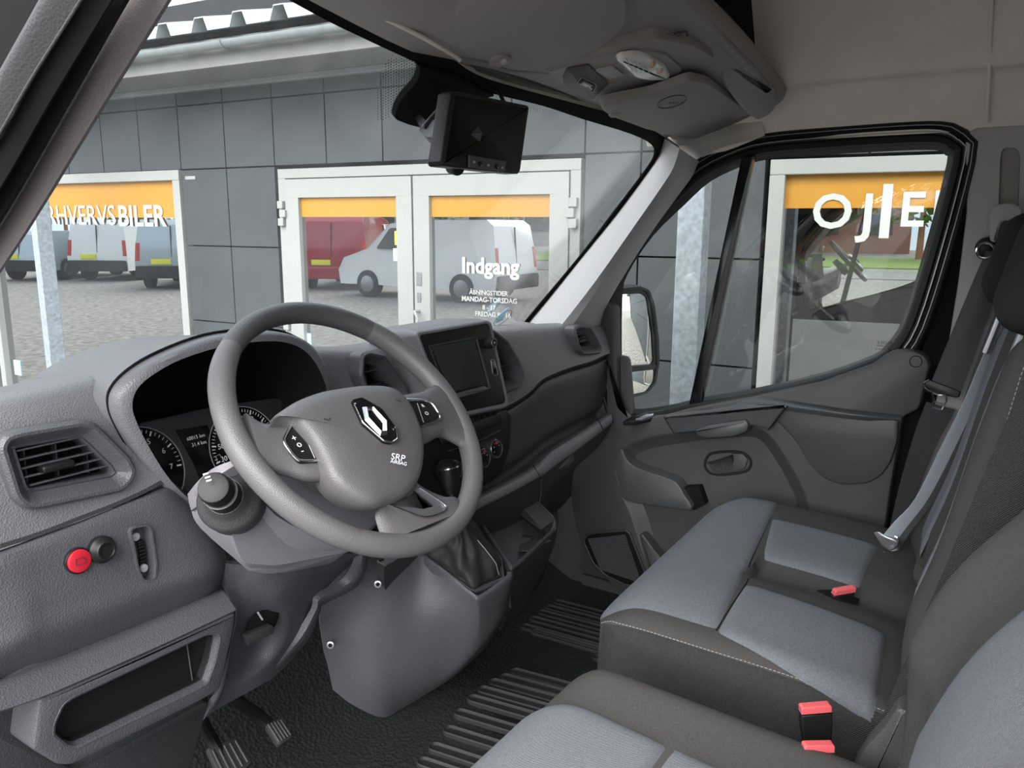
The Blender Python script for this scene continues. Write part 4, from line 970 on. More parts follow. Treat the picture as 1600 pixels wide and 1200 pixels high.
# ---------------- centre and right upper pad
xs = [-.30, -.24, -.17, -.10, 0, .10, .20, .30, .40, .50, .60, .70, .78, .84, .875]
rows = padrows(xs)
bt = [(488, 700), (512, 675), (545, 650), (580, 640), (640, 630), (695, 650), (745, 655), (790, 640), (826, 618), (846, 598), (870, 586), (898, 576), (925, 568), (942, 560), (953, 556)]
rows[-1] = [p*.6 + U(a, b, y=1.062)*.4 for p, (a, b) in zip(rows[-1], bt)]
rows.append([U(a, b-4, y=1.060) for a, b in bt])
up_ = net('upper_pad_right', rows, 'dash', dash, su=4, sv=4, th=.012)
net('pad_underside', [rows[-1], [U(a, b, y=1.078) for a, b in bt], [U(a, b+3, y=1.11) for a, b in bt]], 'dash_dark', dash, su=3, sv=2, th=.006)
VM = [(566, 556), (576, 551), (600, 556), (632, 600), (642, 628), (640, 650), (600, 640), (572, 612), (564, 585)]
VR = [(745, 520), (772, 517), (792, 532), (812, 566), (818, 588), (812, 604), (790, 612), (770, 610), (752, 590)]
VF = [(898, 513), (906, 509), (922, 510), (929, 521), (940, 543), (938, 551), (912, 553), (906, 546), (899, 524)]
for q, d in ((VM, 1.050), (VR, 1.050), (VF, 1.060)): cut(up_, inset(vlooppl(q, d), vent_n, .004), vent_n, -.10, .08)
vent('middle_vent', VM, 1.046, dash, 3, 2); vent('middle_vent', VR, 1.046, dash, 6, 0, tab=False)
vent('outer_vent', VF, 1.056, dash, 6, 1)
# ---------------- infotainment pod
pn = V((-.10, -.985, .14)).normalized(); pc = U(725, 575, y=.985)
def PD(pts, off=0, r=.004): return rnd([UPL(a, b, pc+pn*off, pn) for a, b in pts], r, 4)
pod = rim('screen_pod', PD([(653, 518), (762, 500), (769, 504), (796, 628), (792, 637), (702, 655), (696, 650), (651, 524)]), pn, [(-.012, -.13), (-.006, -.03), (0, -.010), (0, -.003), (.003, 0)], 'dash', dash, cap0=True)
fc = slab('screen_bezel', PD([(658, 523), (760, 505), (765, 508), (790, 625), (787, 631), (705, 648), (700, 644), (656, 527)], .0005, .003), pn, .004, 'black', pod, b=.001)
cut_s = PD([(672, 541), (742, 529), (762, 606), (700, 621)], .0, .001)
tl = PD([(669, 540), (745, 526), (767, 608), (701, 626)], .001, .001)
rim('screen_surround', tl, pn, [(0, -.004), (0, .0012), (.002, .0015), (.006, -.001)], 'dash_dark', fc, cap1=True)
slab('touch_screen', PD([(676, 543), (742, 531), (757, 600), (704, 613)], .0022, .001), pn, .003, 'screen', fc, b=.0003)
slab('lower_ledge', PD([(700, 618), (758, 603), (765, 608), (702, 626)], .0035, .001), pn, .004, 'dash_low', fc, b=.001)
kc = UPL(762, 536, pc+pn*.001, pn)
kn = rim('volume_knob', circ(kc, pn, .0125, 28), pn, [(0, 0), (0, .005), (.0015, .006), (.002, .018), (.004, .0195), (.0055, .019)], 'black', fc)
frame('knob_ring', circ(kc+pn*.0195, pn, .0092, 24), pn, .0016, .003, 'satin', kn, b=.0005); disc('knob_mark', kc+pn*.0205, pn, .0022, .001, 'grey_mark', kn, N=10, b=.0002)
frame('usb_socket', PD([(767, 562), (773, 561), (779, 585), (774, 588), (770, 584)], .0022, .003), pn, .0014, .002, 'satin', fc, b=.0004)
slab('usb_port', PD([(769, 565), (773, 564), (775, 573), (772, 574)], .002, .001), pn, .002, 'satin', fc, b=.0003); slab('aux_port', PD([(772, 577), (776, 576), (777, 583), (774, 584)], .002, .001), pn, .002, 'matt_black', fc, b=.0003)
disc('pod_button', UPL(678, 550, pc+pn*.001, pn), pn, .0055, .002, 'satin', fc, N=16); disc('pod_button', UPL(678, 550, pc+pn*.002, pn), pn, .0042, .002, 'black', fc, N=16)
# ---------------- right dash: band below the crease, shelf strip and glovebox
bt2 = bt[4:]
r0 = [U(a, b-2, y=1.10) for a, b in bt2]
r1 = [U(a, b+8, y=1.075) for a, b in bt2]
lowc = [(600, 850), (650, 815), (700, 785), (760, 752), (800, 728), (830, 706), (848, 690), (872, 676), (905, 659), (930, 646), (950, 634)]
r2 = [U(a*.5+c*.5, b*.5+d*.5, y=1.085) for (a, b), (c, d) in zip(bt2, lowc)]
r3 = [U(a, b-10, y=1.095) for a, b in lowc]; r4 = [U(a, b+1, y=1.12) for a, b in lowc]; r5 = [U(a, b+12, y=1.12) for a, b in lowc]
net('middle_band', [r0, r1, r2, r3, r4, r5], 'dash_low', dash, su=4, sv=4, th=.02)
sa = [(600, 862), (660, 825), (705, 795), (755, 768), (800, 745), (830, 728), (842, 714), (862, 698), (905, 672), (946, 645), (952, 641)]
sbm = [(600, 866), (660, 829), (705, 799), (756, 772), (802, 749), (834, 731), (850, 717), (866, 703), (908, 677), (949, 649), (955, 645)]
sb = [(600, 884), (662, 846), (707, 815), (758, 788), (804, 765), (838, 746), (853, 737), (872, 722), (912, 694), (950, 664), (957, 658)]
sc = [(600, 905), (664, 868), (712, 838), (765, 812), (812, 790), (842, 770), (858, 758), (876, 748), (905, 722), (932, 700), (940, 690)]
sd_ = [(605, 960), (670, 920), (720, 880), (770, 860), (812, 835), (838, 820), (848, 800), (856, 780), (872, 760), (890, 742), (900, 730)]
net('shelf_strip', [[U(a, b, y=1.115) for a, b in sa], [U(a, b, y=1.05) for a, b in sbm], [U(a, b, y=1.035) for a, b in sb], [U(a, b+3, y=1.05) for a, b in sb]], 'dash', dash, su=4, sv=4, th=.02)
net('glovebox', [[U(a, b+2, y=1.045) for a, b in sb], [U(a, b, y=1.065) for a, b in sc], [U(a, b, y=1.12) for a, b in sd_], [U(a-8, b+45, y=1.18) for a, b in sd_]], 'dash_dark', dash, su=4, sv=4, th=.02)
tube('shelf_seam', [U(833, 727, y=1.045), U(840, 738, y=1.03), U(846, 748, y=1.028)], .001, 'matt_black', dash, n=6)
tube('shelf_seam', [U(932, 651, y=1.045), U(938, 662, y=1.03), U(942, 671, y=1.028)], .0014, 'matt_black', dash, n=6)
slab('glovebox_handle', loopx([(875, 733), (893, 708), (897, 712), (898, 720), (885, 732)], .003, y=1.045), pun, .008, 'dash_low', dash, b=.002)
tube('glovebox_seam', [U(890, 698, y=1.045), U(906, 688, y=1.045)], .0012, 'dash_low', dash, n=6)
tube('glovebox_seam', crv([U(846, 750, y=1.04), U(845, 775, y=1.05), U(838, 800, y=1.06), U(828, 818, y=1.08)], 4), .001, 'dash_low', dash, n=6)
# body structure closing the dash end near the door
slab('dash_end', rnd([U(a, b, x=.872) for a, b in [(932, 500), (945, 470), (962, 480), (964, 620), (968, 668), (950, 672), (948, 560)]], .008, 4), nx, .03, 'dash_dark', dash, b=.004)
slab('end_trim', rnd([U(a, b, x=.86) for a, b in [(948, 560), (958, 600), (966, 636), (985, 654), (962, 664), (948, 652)]], .008, 4), nx, .02, 'dash_low', dash, b=.004)
# ---------------- centre stack
cs_ = slab('control_panel', loopx([(560, 700), (690, 655), (792, 640), (800, 650), (797, 700), (785, 738), (770, 752), (700, 792), (560, 880)], .006, y=1.072), pun, .04, 'black', dash, b=.004)
kn_n = V((-.05, -.98, .18)).normalized()
rows = [[U(a, b, y=1.045) for a, b in [(690, 668), (740, 653), (784, 640)]], [U(a, b, y=1.03) for a, b in [(690, 676), (742, 660), (782, 646)]], [U(a, b, y=1.035) for a, b in [(690, 690), (744, 672), (784, 655)]], [U(a, b, y=1.06) for a, b in [(690, 694), (744, 678), (784, 661)]]]
net('switch_row', rows, 'dash_dark', cs_, su=3, sv=3, th=.01)
for k in range(6):
    a = U(728+k*9.4, 661-k*3.1, y=1.0305); slab('push_switch', rnd([a+V((-.0085, -.001, .008)), a+V((.0085, -.001, .008)), a+V((.0085, .001, -.008)), a+V((-.0085, .001, -.008))], .001, 2), V((0, -1, 0)), .006, 'black' , cs_, b=.0008)
hz = U(730, 657, y=1.026); slab('hazard_mark', [hz+V((-.005, 0, -.003)), hz+V((.005, 0, -.003)), hz+V((.001, 0, .004))], V((0, -1, 0)), .002, 'red', cs_, b=.0003)
tube('panel_line', crv([U(700, 705, y=1.066), U(745, 690, y=1.066), U(782, 672, y=1.066)], 3), .0012, 'dash_low', cs_, n=6)
for px, py in ((776, 701), (757, 716), (712, 735)):
    c = U(px, py, y=1.035)
    k_ = rim('climate_knob', circ(c, kn_n, .0235, 32), kn_n, [(-.002, -.035), (-.002, -.012), (.0, .0), (.002, .0015), (.003, .0015), (.005, -.001)], 'dash_dark', cs_)
    frame('knob_ring', circ(c+kn_n*.0015, kn_n, .0225, 32), kn_n, .0022, .004, 'chrome', k_, b=.0008)
    disc('knob_face', c+kn_n*.0, kn_n, .020, .003, 'gloss_black', k_)
    tube('red_scale', [c+kn_n*.002+X*(.0175*math.sin(a))+Z*(.0175*math.cos(a)) for a in (-.75, -.5, -.25, 0)], .0014, 'red', k_, n=6)
    for a in range(0, 360, 60):
        q = math.radians(a); disc('scale_dot', c+kn_n*.001+X*(.012*math.sin(q))+Z*(.012*math.cos(q)), kn_n, .0013, .001, 'grey_mark', k_, N=8, b=.0002)
# ================================================================== STEERING WHEEL
WC = V((-.4593, .8078, 1.4586)); WEL = math.radians(43.7)
WNn = V((0, -math.cos(WEL), math.sin(WEL))); WE1 = V((1, 0, 0)); WE2 = WNn.cross(WE1)
def WW(px, py, h=0): return UPL(px, py, WC+WNn*h, WNn)
def wl3(pts, h=0, r=.006, seg=4): return rnd([WW(a, b, h) for a, b in pts], r, seg)
wheel = thing('steering_wheel', WC, 'grey leather-grain steering wheel with diamond emblem and three spokes', 'steering wheel')
R0 = .2035; N = 96; n = 20
def rimpart(name, a0, a1, m, gr=1.0, closed=False):
    K = max(6, int(N*(a1-a0)/360)); vs = []; fs = []
    for i in range(K+1):
        a = math.radians(a0+(a1-a0)*i/K); d = WE1*math.cos(a)+WE2*math.sin(a); p = WC+d*R0
        deg = math.degrees(a) % 360
        th = 1.0
        for c_ in (150, 30): th += .12*math.exp(-((deg-c_)/16)**2)
        for c_ in (180, 0): th += .10*math.exp(-(((deg-c_+180) % 360-180)/10)**2)
        e = min(i, K-i)/K*K; g = 1-.045*math.exp(-e*1.2)
        for k in range(n):
            q = 2*math.pi*k/n; vs.append(p + d*(.0158*math.cos(q)*th*g) + WNn*(.0180*math.sin(q)*g*gr))
    for i in range(K):
        for k in range(n): l = (k+1) % n; fs.append((i*n+k, i*n+l, (i+1)*n+l, (i+1)*n+k))
    fs += [tuple(range(n))[::-1], tuple(range(K*n, (K+1)*n))]
    return mk(name, vs, fs, m, wheel, ang=50)
def angof(px, py): q = WW(px, py)-WC; return math.degrees(math.atan2(q.dot(WE2), q.dot(WE1))) % 360
aTL, aTR, aBR, aBL = angof(355, 543), angof(575, 530), angof(745, 742), angof(555, 835)
rimpart('rim_top', aTR, aTL, 'wheel_dark'); rimpart('rim_left', aTL, aBL, 'wheel'); rimpart('rim_bottom', aBL, aBR if aBR > aBL else aBR+360, 'wheel'); rimpart('rim_right', aBR-360 if aBR > aTR else aBR, aTR, 'wheel')
# spokes: curved solid limbs from hub to rim
def spoke(name, sect, m='wheel', label=None):
    """sect: list of (pA, pB, h, th): two edge pixels, height, thickness"""
    vs = []; fs = []; L = []
    for (a, b, h, th) in sect:
        A_, B_ = WW(*a, h), WW(*b, h); c = (A_+B_)/2; e = (A_-B_)/2; ring = []
        for k in range(16):
            q = 2*math.pi*k/16; sx_ = math.copysign(abs(math.cos(q))**.7, math.cos(q)); sy_ = math.copysign(abs(math.sin(q))**.7, math.sin(q))
            ring.append(c+e*sx_+WNn*(th*sy_))
        L.append(ring)
    cols = [crv([r[k] for r in L], 5) for k in range(16)]; rings = list(zip(*cols))
    vs = [p for r in rings for p in r]; K = len(rings)
    for i in range(K-1):
        for k in range(16): l = (k+1) % 16; fs.append((i*16+k, i*16+l, (i+1)*16+l, (i+1)*16+k))
    fs += [tuple(range(16))[::-1], tuple(range((K-1)*16, K*16))]
    return mk(name, vs, fs, m, wheel, ang=50)
sl_ = spoke('spoke', [((380, 648), (402, 740), .0, .015), ((405, 664), (420, 738), .0, .015), ((430, 664), (448, 742), .002, .014), ((456, 656), (486, 752), .006, .014), ((500, 670), (530, 748), .010, .012), ((540, 690), (560, 740), .010, .010)])
sr_ = spoke('spoke', [((702, 612), (724, 700), .0, .012), ((690, 600), (712, 692), .0, .013), ((674, 604), (690, 682), .002, .014), ((655, 614), (668, 692), .006, .014), ((630, 618), (648, 700), .010, .012), ((600, 625), (620, 700), .010, .010)])
sb_2 = spoke('spoke', [((600, 852), (730, 800), .0, .014), ((590, 822), (712, 780), .0, .013), ((586, 806), (692, 778), .002, .011), ((588, 792), (660, 764), .004, .011), ((580, 770), (640, 745), .004, .010), ((570, 740), (620, 720), .004, .010)])
# airbag cover
AB = [(427, 651), (444, 638), (466, 625), (500, 613), (540, 606), (571, 603), (602, 604), (622, 611), (640, 630), (652, 655), (661, 684), (662, 718), (657, 744), (645, 764), (630, 776), (608, 783), (585, 788), (560, 780), (532, 762), (515, 742), (505, 718), (490, 690), (474, 671), (458, 656), (440, 652)]
HB = .034
ab = crv([WW(a, b, HB) for a, b in AB], 3, closed=True); cc = sum(ab, V())/len(ab)
def abl(s, h): return [cc+(p-cc)*s+WNn*h for p in ab]
loft('airbag_cover', [abl(.86, -.045), abl(.97, -.022), abl(1.0, -.008), abl(.995, -.002), abl(.97, .004), abl(.90, .0085), abl(.75, .012), abl(.5, .0145), abl(.25, .0155)], 'wheel', wheel, cap0=True, cap1=True, ang=60)
disc('hub_base', WC-WNn*.045+V((0, .0, 0)), WNn, .075, .05, 'dash_dark', wheel, N=32, b=.01)
# emblem
def EL(pts, off=0, r=.002): return rnd([WW(a, b, HB+.0190+off) for a, b in pts], r, 3)
em = [(551, 622), (568, 619), (594, 639), (620, 664), (622, 688), (606, 693), (588, 680), (566, 664)]
eb = slab('emblem_surround', EL([(551, 624), (566, 620), (597, 638), (620, 668), (623, 686), (612, 692), (600, 690), (566, 661)], .001), WNn, .006, 'gloss_black', wheel, b=.001)
tube('emblem_edge', EL([(553, 630), (567, 660), (600, 689), (613, 691), (621, 686), (619, 668)], .0022, .003), .0013, 'chrome', eb, n=8)
ev = [WW(a, b, HB+.0205) for a, b in [(566, 636), (580, 635), (605, 660), (606, 679), (594, 681), (570, 656)]]
ein = [WW(a, b, HB+.0205) for a, b in [(575, 641), (581, 641), (598, 661), (598, 672), (592, 672), (577, 654)]]
vs = ev+[p+WNn*.0045 for p in [a.lerp(b, .5) for a, b in zip(ev, ein)]]+ein+[p-WNn*.002 for p in ev]; q = 6; fs = []
for k in range(2):
    for i in range(q): j = (i+1) % q; fs.append((k*q+i, k*q+j, (k+1)*q+j, (k+1)*q+i))
for i in range(q): j = (i+1) % q; fs.append((3*q+i, 3*q+j, j, i))
fs.append(tuple(range(3*q, 4*q))[::-1]); fs.append(tuple(range(2*q, 3*q)))
mk('emblem_diamond', vs, fs, 'chrome', eb, ang=10)
slab('emblem_core', ein, WNn, .003, 'gloss_black', eb, b=.0005)
txt('embossed_mark', 'SRP', WW(622, 715, HB+.0205), (RT*.97-UPV*.18), UPV, .0125, 'satin', wheel, depth=.0003)
txt('embossed_mark', 'AIRBAG', WW(623, 723, HB+.0205), (RT*.97-UPV*.18), UPV, .0065, 'satin', wheel, depth=.0003)
for px, py in ((510, 656), (622, 626)): tube('cover_mark', [WW(px-4, py-2, HB+.0150), WW(px+4, py+1, HB+.0150), WW(px+5, py-3, HB+.0150)], .0009, 'dash_dark', wheel, n=6)
# control pods
def pod_(pts, h, chrome_pts, bl):
    o = slab('control_pod', wl3(pts, h, .004), WNn, .012, 'black', wheel, b=.002)
    tube('pod_trim', crv([WW(a, b, h+.001) for a, b in chrome_pts], 3), .0018, 'chrome', o, n=8)
    return o
pl_ = pod_([(455, 665), (462, 664), (485, 690), (510, 722), (470, 721), (458, 708), (444, 686)], .022, [(455, 665), (446, 680), (444, 690), (454, 706), (464, 717), (474, 720), (513, 719)], 0)
pr_ = pod_([(632, 627), (660, 625), (676, 632), (688, 650), (684, 658), (660, 667), (650, 662)], .022, [(634, 624), (655, 625), (672, 628), (682, 640), (688, 652), (682, 658), (658, 667)], 0)
for s_, px, py in (('+', 460, 685), ('o', 467, 694), ('-', 472, 704)): txt('button_symbol', s_, WW(px, py, .0225), X, WE2, .014, 'white_mark', pl_, depth=.0002)
tube('button_line', [WW(478, 685, .0225), WW(492, 716, .0225)], .0006, 'grey_mark', pl_, n=5)
for s_, px, py in (('R', 661, 634), ('O', 667, 646)): txt('button_symbol', s_, WW(px, py, .0225), X, WE2, .009, 'white_mark', pr_, depth=.0002)
tube('button_line', [WW(652, 630, .0225), WW(662, 660, .0225)], .0006, 'grey_mark', pr_, n=5)
# bottom bright inlay
bo = [(597, 786), (640, 802), (664, 809), (690, 802), (698, 794), (690, 784), (655, 762), (645, 766), (676, 790), (660, 794), (618, 784)]
sti = slab('spoke_inlay', wl3(bo, .0145, .002), WNn, .006, 'satin', wheel, b=.0015, label='satin silver inlay on the bottom spoke')
tube('inlay_edge', crv([WW(a, b, .0155) for a, b in [(600, 785), (640, 801), (664, 808), (688, 802), (697, 794), (690, 784), (656, 762)]], 3), .0014, 'chrome', sti, n=8)
# ---------------- steering column: shroud and stalks
col = thing('steering_column', (-.52, .98, 1.2), 'grey column shroud behind the steering wheel with black control stalk', 'steering column')
# shroud as ringed loft along the column axis
def ring8(pts): return rnd(pts, .018, 4)
ua = ring8([U(333, 748, y=.86), U(385, 716, y=.88), U(560, 700, y=.88), U(640, 720, y=.88), U(600, 800, y=.87), U(545, 862, y=.86), U(432, 884, y=.865), U(378, 880, y=.87)])
ub = ring8([U(298, 768, y=.96), U(350, 730, y=1.0), U(560, 700, y=1.0), U(620, 740, y=1.0), U(590, 820, y=1.0), U(520, 880, y=.99), U(440, 896, y=.97), U(383, 888, y=.965)])
mk_sh = loft('shroud', [ub_ for ub_ in (
    [p+V((.085, .12, -.045)) for p in ub], ub, [a.lerp(b, .5) for a, b in zip(ub, ua)], ua)], 'shroud', col, cap0=True, cap1=True, ang=50)
rows = [[U(*q) if False else U(q[0], q[1], y=q[2]) for q in r] for r in [
    [(293, 772, .99), (311, 750, .95), (338, 729, .90), (388, 712, .87)],
    [(298, 795, .985), (318, 776, .93), (352, 752, .88), (395, 745, .86)],
    [(314, 826, .98), (342, 812, .92), (372, 800, .875), (430, 805, .855)],
    [(382, 886, .965), (400, 880, .92), (430, 870, .875), (520, 850, .855)],
    [(388, 892, .975), (425, 896, .94), (480, 884, .90), (545, 862, .87)]]]
net('shroud_side', rows, 'shroud', col, su=4, sv=4, th=.008)
tube('shroud_seam', crv([U(300, 798, y=.975), U(322, 783, y=.925), U(350, 765, y=.875)], 4), .0011, 'dash_dark', col, n=6)
# light stalk
bs_ = U(352, 776, y=.86); tip = U(314, 747, y=.80); d = (tip-bs_).normalized()
rim('stalk_socket', circ(bs_-d*.030, d, .043, 32), d, [(0, -.02), (0, .008), (.004, .014), (.010, .018), (.014, .024), (.019, .034)], 'dash_dark', col)
stk_ = rim('light_stalk', circ(bs_, d, .024, 28), d, [(0, 0), (.003, .012), (.003, .030), (.002, .0305), (.002, .033), (.0035, .0335), (.0035, .052), (.005, .055)], 'black', col)
L_ = (tip-bs_).length
disc('stalk_cap', bs_+d*.0585, d, .0195, .006, 'black', stk_, b=.002)
frame('stalk_ring', circ(bs_+d*.0325, d, .0222, 28), d, .001, .0008, 'grey_mark', stk_, b=.0002); frame('stalk_ring', circ(bs_+d*.028, d, .0222, 28), d, .001, .0008, 'grey_mark', stk_, b=.0002)
for k, (a, b) in enumerate(((330, 738), (333, 743), (335, 748))):
    p = CAM + ray(a, b)*((bs_+d*.046-CAM).dot(FW)); box('stalk_mark', p-FW*.018, (.007, .001, .002), 'white_mark', stk_, bev=0)
# lower column cover (knee side)
rows = [[U(q[0], q[1], y=q[2]) for q in r] for r in [
    [(352, 880, 1.05), (380, 884, 1.03), (410, 892, 1.00), (440, 893, .99), (480, 884, .98), (530, 868, .98), (572, 862, 1.0)],
    [(352, 915, 1.05), (372, 915, 1.045), (392, 925, 1.035), (430, 935, 1.02), (455, 930, 1.02), (492, 905, 1.02), (555, 875, 1.04)],
    [(368, 955, 1.05), (372, 965, 1.05), (384, 978, 1.06), (410, 985, 1.07), (445, 975, 1.05), (468, 950, 1.05), (500, 930, 1.07)],
    [(362, 1000, 1.05), (362, 1010, 1.05), (368, 1025, 1.06), (395, 1030, 1.075), (430, 1020, 1.06), (452, 1000, 1.06), (494, 955, 1.08)],
    [(345, 1075, 1.05), (348, 1078, 1.05), (352, 1072, 1.055), (375, 1064, 1.06), (408, 1048, 1.06), (436, 1032, 1.07), (470, 1000, 1.09)],
    [(318, 1125, 1.06), (325, 1118, 1.06), (345, 1105, 1.065), (372, 1090, 1.07), (408, 1070, 1.07), (432, 1055, 1.08), (462, 1025, 1.10)]]]
kc_ = net('knee_cover', rows, 'dash_low', dash, su=4, sv=4, th=.012)
slab('knee_recess', loopx([(386, 984), (398, 962), (422, 950), (437, 950), (436, 968), (426, 986), (396, 1005), (384, 1002)], .012, y=1.04), pun, .006, 'matt_black', dash, b=.001)
slab('recess_rib', loopx([(384, 992), (425, 976), (430, 982), (428, 990), (388, 1010)], .003, y=1.028), pun, .01, 'dash_dark', dash, b=.002)
tube('recess_clip', [U(403, 957, y=1.03), U(410, 968, y=1.03)], .0018, 'grey_mark', dash, n=6)
# curved trim edge between knee cover and console
rows = [[U(q[0], q[1], y=q[2]) for q in r] for r in [
    [(560, 850, 1.02), (548, 885, 1.03), (530, 908, 1.05), (492, 928, 1.06), (486, 950, 1.06), (462, 990, 1.07), (430, 1035, 1.08)],
    [(572, 850, 1.01), (568, 888, 1.02), (550, 914, 1.035), (504, 938, 1.05), (498, 952, 1.05), (476, 996, 1.06), (434, 1042, 1.07)],
    [(576, 855, 1.05), (572, 892, 1.06), (554, 920, 1.075), (506, 945, 1.09), (500, 958, 1.09), (480, 1002, 1.10), (438, 1048, 1.11)]]]
net('console_edge_trim', rows, 'dash_low', dash, su=4, sv=3, th=.006)
# ================================================================== LOWER CONSOLE
cons = thing('centre_console', (.0, 1.05, .66), 'dark grey lower console with gear lever boot and open tray', 'console')
rows = [[U(q[0], q[1], y=q[2]) for q in r] for r in [
    [(520, 850, 1.14), (566, 862, 1.10), (610, 862, 1.08), (664, 868, 1.05), (704, 898, .985), (737, 925, .93), (752, 928, .915), (794, 897, .905), (800, 892, .915), (803, 888, 1.0)],
    [(508, 900, 1.15), (555, 900, 1.11), (610, 890, 1.08), (664, 878, 1.05), (702, 908, .985), (738, 936, .928), (752, 938, .912), (794, 908, .90), (802, 900, .915), (806, 895, 1.0)],
    [(500, 960, 1.16), (545, 960, 1.13), (600, 955, 1.08), (650, 955, 1.04), (700, 960, .985), (742, 968, .935), (756, 966, .925), (788, 936, .91), (798, 925, .93), (808, 915, 1.02)],
    [(504, 1010, 1.17), (540, 1015, 1.14), (590, 1020, 1.09), (650, 1020, 1.04), (700, 1020, 1.0), (735, 1015, .965), (754, 1005, .95), (778, 975, .935), (790, 960, .95), (806, 940, 1.04)],
    [(512, 1040, 1.18), (545, 1058, 1.15), (590, 1078, 1.10), (640, 1075, 1.07), (680, 1062, 1.04), (718, 1045, 1.0), (745, 1020, .98), (770, 990, .96), (785, 970, .98), (802, 950, 1.06)],
    [(520, 1078, 1.19), (552, 1102, 1.16), (597, 1121, 1.13), (626, 1108, 1.12), (660, 1088, 1.09), (705, 1060, 1.04), (738, 1032, 1.01), (764, 1004, .99), (780, 980, 1.01), (798, 960, 1.08)]]]
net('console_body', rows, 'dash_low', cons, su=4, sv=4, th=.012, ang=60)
# boot surround (rounded frame) and the leather boot
bl_ = rnd([U(662, 868, y=1.05), U(738, 926, y=.93), U(796, 894, y=.905), U(785, 872, y=.96), U(725, 800, y=1.10), U(690, 812, y=1.12)], .012, 5)
bn_ = (bl_[8]-bl_[0]).cross(bl_[18]-bl_[0]).normalized(); bn_ = bn_ if bn_.z > 0 else -bn_
c0 = sum(bl_, V())/len(bl_); bl_ = [p-bn_*((p-c0).dot(bn_)) for p in bl_]
fr_ = frame('boot_frame', bl_, bn_, .012, .03, 'dash_low', cons, b=.004)
kt = U(712, 800, y=.98)
def resamp(L_, n):
    d = [0]
    for i in range(len(L_)): d.append(d[-1]+(L_[(i+1) % len(L_)]-L_[i]).length)
    o = []; i = 0
    for k in range(n):
        t = d[-1]*k/n
        while d[i+1] < t: i += 1
        o.append(L_[i].lerp(L_[(i+1) % len(L_)], (t-d[i])/max(1e-9, d[i+1]-d[i])))
    return o
inn = resamp(inset(bl_, bn_, .011), 84); ci_ = sum(inn, V())/len(inn); loops = []
for s_, f_ in ((0, 1.0), (.07, 1.02), (.16, .97), (.30, .84), (.48, .62), (.70, .38), (1.0, .22)):
    L = []
    for i, p in enumerate(inn):
        a = 2*math.pi*i/len(inn); c = ci_.lerp(kt, s_); w_ = 1+(.11*math.sin(a*5+s_*9)+.08*math.sin(a*11-s_*8))*(1 if .05 < s_ < .9 else 0)*(.4+s_)
        L.append(c + (p-ci_)*f_*w_ + bn_*(.003*math.sin(a*4)*(s_ > 0)))
    loops.append(L)
ML_ = []
cols = [crv([L[i] for L in loops], 4) for i in range(len(inn))]; loops2 = [list(r) for r in zip(*cols)]
bt_ = loft('gear_boot', loops2, 'boot', cons, cap1=True, ang=60)
st = [loops2[k][len(inn)//3] + bn_*.0015 for k in range(0, len(loops2)-6)]
tube('stitching', st, .0009, 'thread', bt_, n=5)
tube('boot_rim', [p+bn_*.002 for p in inset(bl_, bn_, .013)], .004, 'boot', cons, n=8, closed=True)
# gear lever and knob
kk = U(700, 735, y=1.0); tube('gear_shaft', [kt-V((0, 0, .02)), kk], .008, 'black', cons)
kn2 = tube('gear_knob', [kt.lerp(kk, .45), kt.lerp(kk, .6), kt.lerp(kk, .8), kt.lerp(kk, 1.0), kt.lerp(kk, 1.12), kt.lerp(kk, 1.2)], [.014, .019, .022, .024, .022, .012], 'black', cons, n=18)
tube('knob_band', [kt.lerp(kk, 1.05), kt.lerp(kk, 1.08)], [.0246, .0242], 'chrome', cons, n=18)
# tray right of the boot
to = rnd([U(740, 800, y=1.12), U(800, 783, y=1.12), U(826, 768, y=1.12), U(866, 806, y=1.02), U(870, 818, y=1.0), U(864, 830, y=.99), U(812, 880, y=.93), U(800, 890, y=.915), U(780, 862, y=.98)], .012, 4)
tn_ = V((-.02, -.25, .97)).normalized(); tc_ = sum(to, V())/len(to)
tr = rim('tray', to, tn_, [(.03, -.12), (.012, -.05), (0, -.012), (0, -.002), (.002, 0), (.007, 0), (.009, -.003), (.012, -.03), (.014, -.045)], 'dash_low', cons, cap1=True)
tf = [p-tn_*.044 for p in inset(to, tn_, .016)]; fc_ = sum(tf, V())/len(tf)
for a, b in ((fc_+V((-.03, -.03, .0)), fc_+V((.05, -.06, 0))), (fc_+V((-.06, .03, 0)), fc_+V((.03, .0, 0)))):
    tube('tray_rib', [a, b], .003, 'dash_dark', tr, n=6)
slab('tray_mat', [fc_+V((-.07, .00, .003)), fc_+V((-.03, -.07, .003)), fc_+V((.06, -.03, .003)), fc_+V((.02, .05, .003))], tn_, .004, 'dash_dark', tr)
disc('tray_emblem', fc_+V((-.005, -.012, .004)), tn_, .022, .002, 'dash_low', tr, sx=1.4)
slab('tray_front_wall', rnd([U(800, 775, y=1.12), U(826, 766, y=1.12), U(866, 812, y=1.01), U(846, 828, y=1.01), U(815, 805, y=1.08)], .006, 3), V((-.5, -.3, .8)), .006, 'dash_dark', tr)
